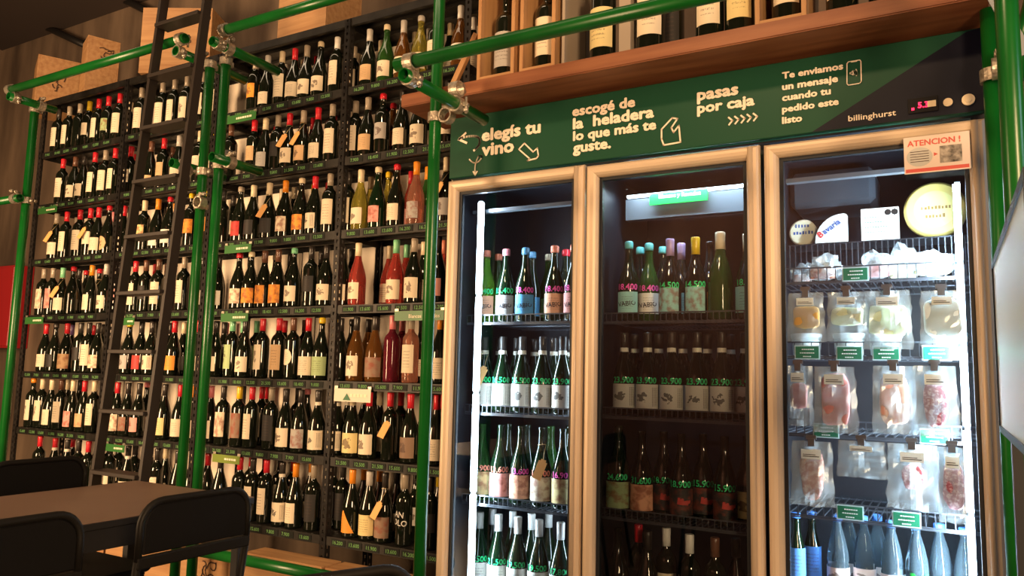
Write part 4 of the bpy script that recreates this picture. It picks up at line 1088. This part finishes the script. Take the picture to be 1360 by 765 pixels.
# sticker on the glass of the third door
p0, p1 = at(1201.5, 232, FY-.034), at(1288, 186, FY-.034)
st = empty('warning_sticker', (p0.x, FY-.034, p0.z), 'pinkish ATENCION notice stuck on top corner of the third door', 'sticker'); W, Hh = p1.x-p0.x, .118
MB().box(0, W, 0, .001, 0, Hh).put('sheet', mat('sticker_paper', (.72,.60,.54), .5), st)
MB().box(.004, W-.004, -.0008, 0, .004, .015).put('red_band', mat('sticker_red', (.62,.10,.08), .5), st)
me = text_mesh('ATENCION !', .02, width=W*.80).copy(); me.materials.clear(); link('lettering', me, mat('sticker_red'), st, (W*.06, -.001, Hh-.030))
k = 24; MB().poly([(W*.24+.036*math.cos(2*math.pi*i/k), -.0012, .052+.031*math.sin(2*math.pi*i/k)) for i in range(k)]).put('grey_disc', mat('disc_grey', (.50,.50,.48), .5), st)
for j in range(5): MB().box(W*.24-.026, W*.24+.026, -.002, -.0013, .036+j*.008, .038+j*.008).put('text_line', INK, st)
MB().box(W*.55, W*.88, -.0012, 0, .026, .080).put('photo', noisy('photo_print', (.05,.045,.04), (.5,.45,.4), 40, .4), st)
MB().poly([(W*.46,-.001,.05),(W*.52,-.001,.056),(W*.46,-.001,.062)]).put('red_arrow', mat('sticker_red'), st)

# ------------------------------------------------------------------ right side: menu board
pz0, pz1 = at(1330, 565, 1.9).z, at(1318, 357, 1.9).z
mbz = empty('menu_board', (.085, 1.5, pz0), 'white menu board with dark frame standing edge-on right of the fridge', 'board')
MB().box(0, .012, -.42, .4, 0, pz1-pz0).put('panel', mat('menu_white', (.62,.66,.66), .35), mbz)
MB().box(-.003, .015, -.42, .4, pz1-pz0, pz1-pz0+.012).box(-.003, .015, -.42, .4, -.012, 0).box(-.003, .015, -.432, -.42, -.012, pz1-pz0+.012).box(-.003, .015, .4, .412, -.012, pz1-pz0+.012).put('frame', GASKET, mbz)
for yy in (.3, -.38): MB().box(.012, .03, yy, yy+.04, -pz0, pz1-pz0).put('leg', GASKET, mbz)
tag(MB().box(0, .03, 0, .004, 0, .9).put('metal_strip', mat('bright_strip', (.5,.55,.62), .3, metal=.7), None, at(1352, 50, 2.2)-Vector((0,0,.05)), (0, -.35, 0)), 'shiny metal strip slanting at the upper right corner', 'strip')

# ------------------------------------------------------------------ red cabinet at far left
pa, pb = at(-40, 462, 3.30), at(26, 352, 3.30)
rc = empty('hose_cabinet', ((pa.x+pb.x)/2, 3.42, pa.z), 'red metal cabinet on the wall left of the rack', 'cabinet')
W = pb.x-pa.x; hh = pb.z-pa.z
MB().box(-W/2, W/2, -.14, 0, 0, hh).put('body', mat('red_enamel', (.36,.015,.02), .35), rc, bevel=.004)
MB().box(-W/2+.015, W/2-.015, -.15, -.14, .015, hh-.015).put('door', mat('red_enamel'), rc, bevel=.003)
MB().box(-W/2+.03, -W/2+.05, -.165, -.15, hh*.45, hh*.55).put('handle', BLACK, rc)

# ------------------------------------------------------------------ table and chairs
TX0, TX1, TY0, TY1, TZ = -2.705, -2.07, .45, 1.898, .72
tb = empty('cafe_table', ((TX0+TX1)/2, (TY0+TY1)/2, 0), 'dark brown rectangular table with black metal frame', 'table')
w2, d2 = (TX1-TX0)/2, (TY1-TY0)/2
TT = noisy('brown_laminate', (.16,.10,.075), (.19,.12,.09), 3, .38)
top_ = MB().box(-w2, w2, -d2, d2, 0, .020).put('tabletop', BLACK, tb, (0,0,TZ-.022), bevel=.002)
MB().box(-w2+.001, w2-.001, -d2+.001, d2-.001, .020, .022).put('laminate', TT, top_)
mb = MB()
for s_ in (-1, 1): mb.box(-w2+.01, w2-.01, s_*(d2-.022)-.012, s_*(d2-.022)+.012, -.06, 0); mb.box(s_*(w2-.022)-.012, s_*(w2-.022)+.012, -d2+.034, d2-.034, -.06, 0)
mb.put('apron', BLACK, tb, (0,0,TZ-.022))
for sx in (-1, 1):
    for sy in (-1, 1): MB().box(-.017, .017, -.017, .017, 0, TZ-.082).put('leg', BLACK, tb, (sx*(w2-.03), sy*(d2-.03), 0), bevel=.003)
CH = mat('chair_black_shell', (.005,.0045,.0045), .65, spec=.12); CF = mat('chair_black_tube', (.008,.007,.006), .5, spec=.2)
def rr_back(wd_, z0, z1, r, y0, y1):
    """panel with rounded top corners"""
    pts = [(-wd_/2, z0), (wd_/2, z0)] + [(wd_/2-r+r*math.cos(t), z1-r+r*math.sin(t)) for t in [i*math.pi/16 for i in range(9)]] + [(-wd_/2+r+r*math.cos(t), z1-r+r*math.sin(t)) for t in [math.pi/2+i*math.pi/16 for i in range(9)]]
    mb = MB(); b = mb.b
    A = [b.verts.new((u, y0, v)) for u, v in pts]; B = [b.verts.new((u, y1, v)) for u, v in pts]
    b.faces.new(A); b.faces.new(B[::-1]); n = len(pts)
    for i in range(n): b.faces.new((A[i], A[(i+1)%n], B[(i+1)%n], B[i]))
    return mb
def chair(x, y, rz, label, wd_=.345, top_=.806):
    """origin under the backrest centre; the seat lies towards +y"""
    o = empty('cafe_chair', (x, y, 0), label, 'chair', 'black chairs around the tables', rz)
    zb = top_-.135; w_ = wd_/2
    rr_back(wd_-.02, zb+.004, top_-.008, .055, -.006, .006).put('backrest', CH, o, bevel=.003)
    r = .062
    arch = [(-w_, 0, zb-.012)] + [(-w_, 0, top_-r)] + [(-w_+r-r*math.cos(t), 0, top_-r+r*math.sin(t)) for t in [i*math.pi/14 for i in range(1, 8)]]
    arch = arch + [(-p[0], p[1], p[2]) for p in reversed(arch)]
    MB().path(arch, .0095, 8).put('back_frame', CF, o)
    MB().box(-w_-.006, w_+.006, -.010, .010, zb-.030, zb).put('back_rail', CF, o, bevel=.003)
    for s_ in (-1, 1):
        MB().path([(s_*w_, 0, zb-.010), (s_*w_, .03, .45), (s_*(w_+.02), -.045, 0)], .0105, 8).put('leg', CF, o)
        MB().path([(s_*(w_-.005), .38, .44), (s_*(w_+.015), .42, 0)], .0105, 8).put('leg', CF, o)
        MB().path([(s_*w_, .03, .435), (s_*(w_-.005), .39, .435)], .009, 8).put('seat_rail', CF, o)
    rr_back(.40, 0, .40, .05, -.009, .009).put('seat', CH, o, (0, .02, .455), (-math.pi/2, 0, 0), bevel=.004)
    return o
# backrests stand in planes x = const
chair(-1.80, 1.455, math.radians(90), 'black chair at the right side of table, beside the paired poles')
chair(-1.80, .955, math.radians(90), 'black chair at the near end of table, cut by the left frame edge')
chair(-2.86, 1.615, math.radians(-90), 'black chair on the far side of the brown table')
pc = at(430, 748, 1.0); d_ = Vector((pc.x, 1.0, pc.z-H)); k_ = (.83-H)/d_.z; pc = d_*k_
chair(pc.x, pc.y, math.radians(65), 'black chair whose curved top shows at the bottom centre', wd_=.345)
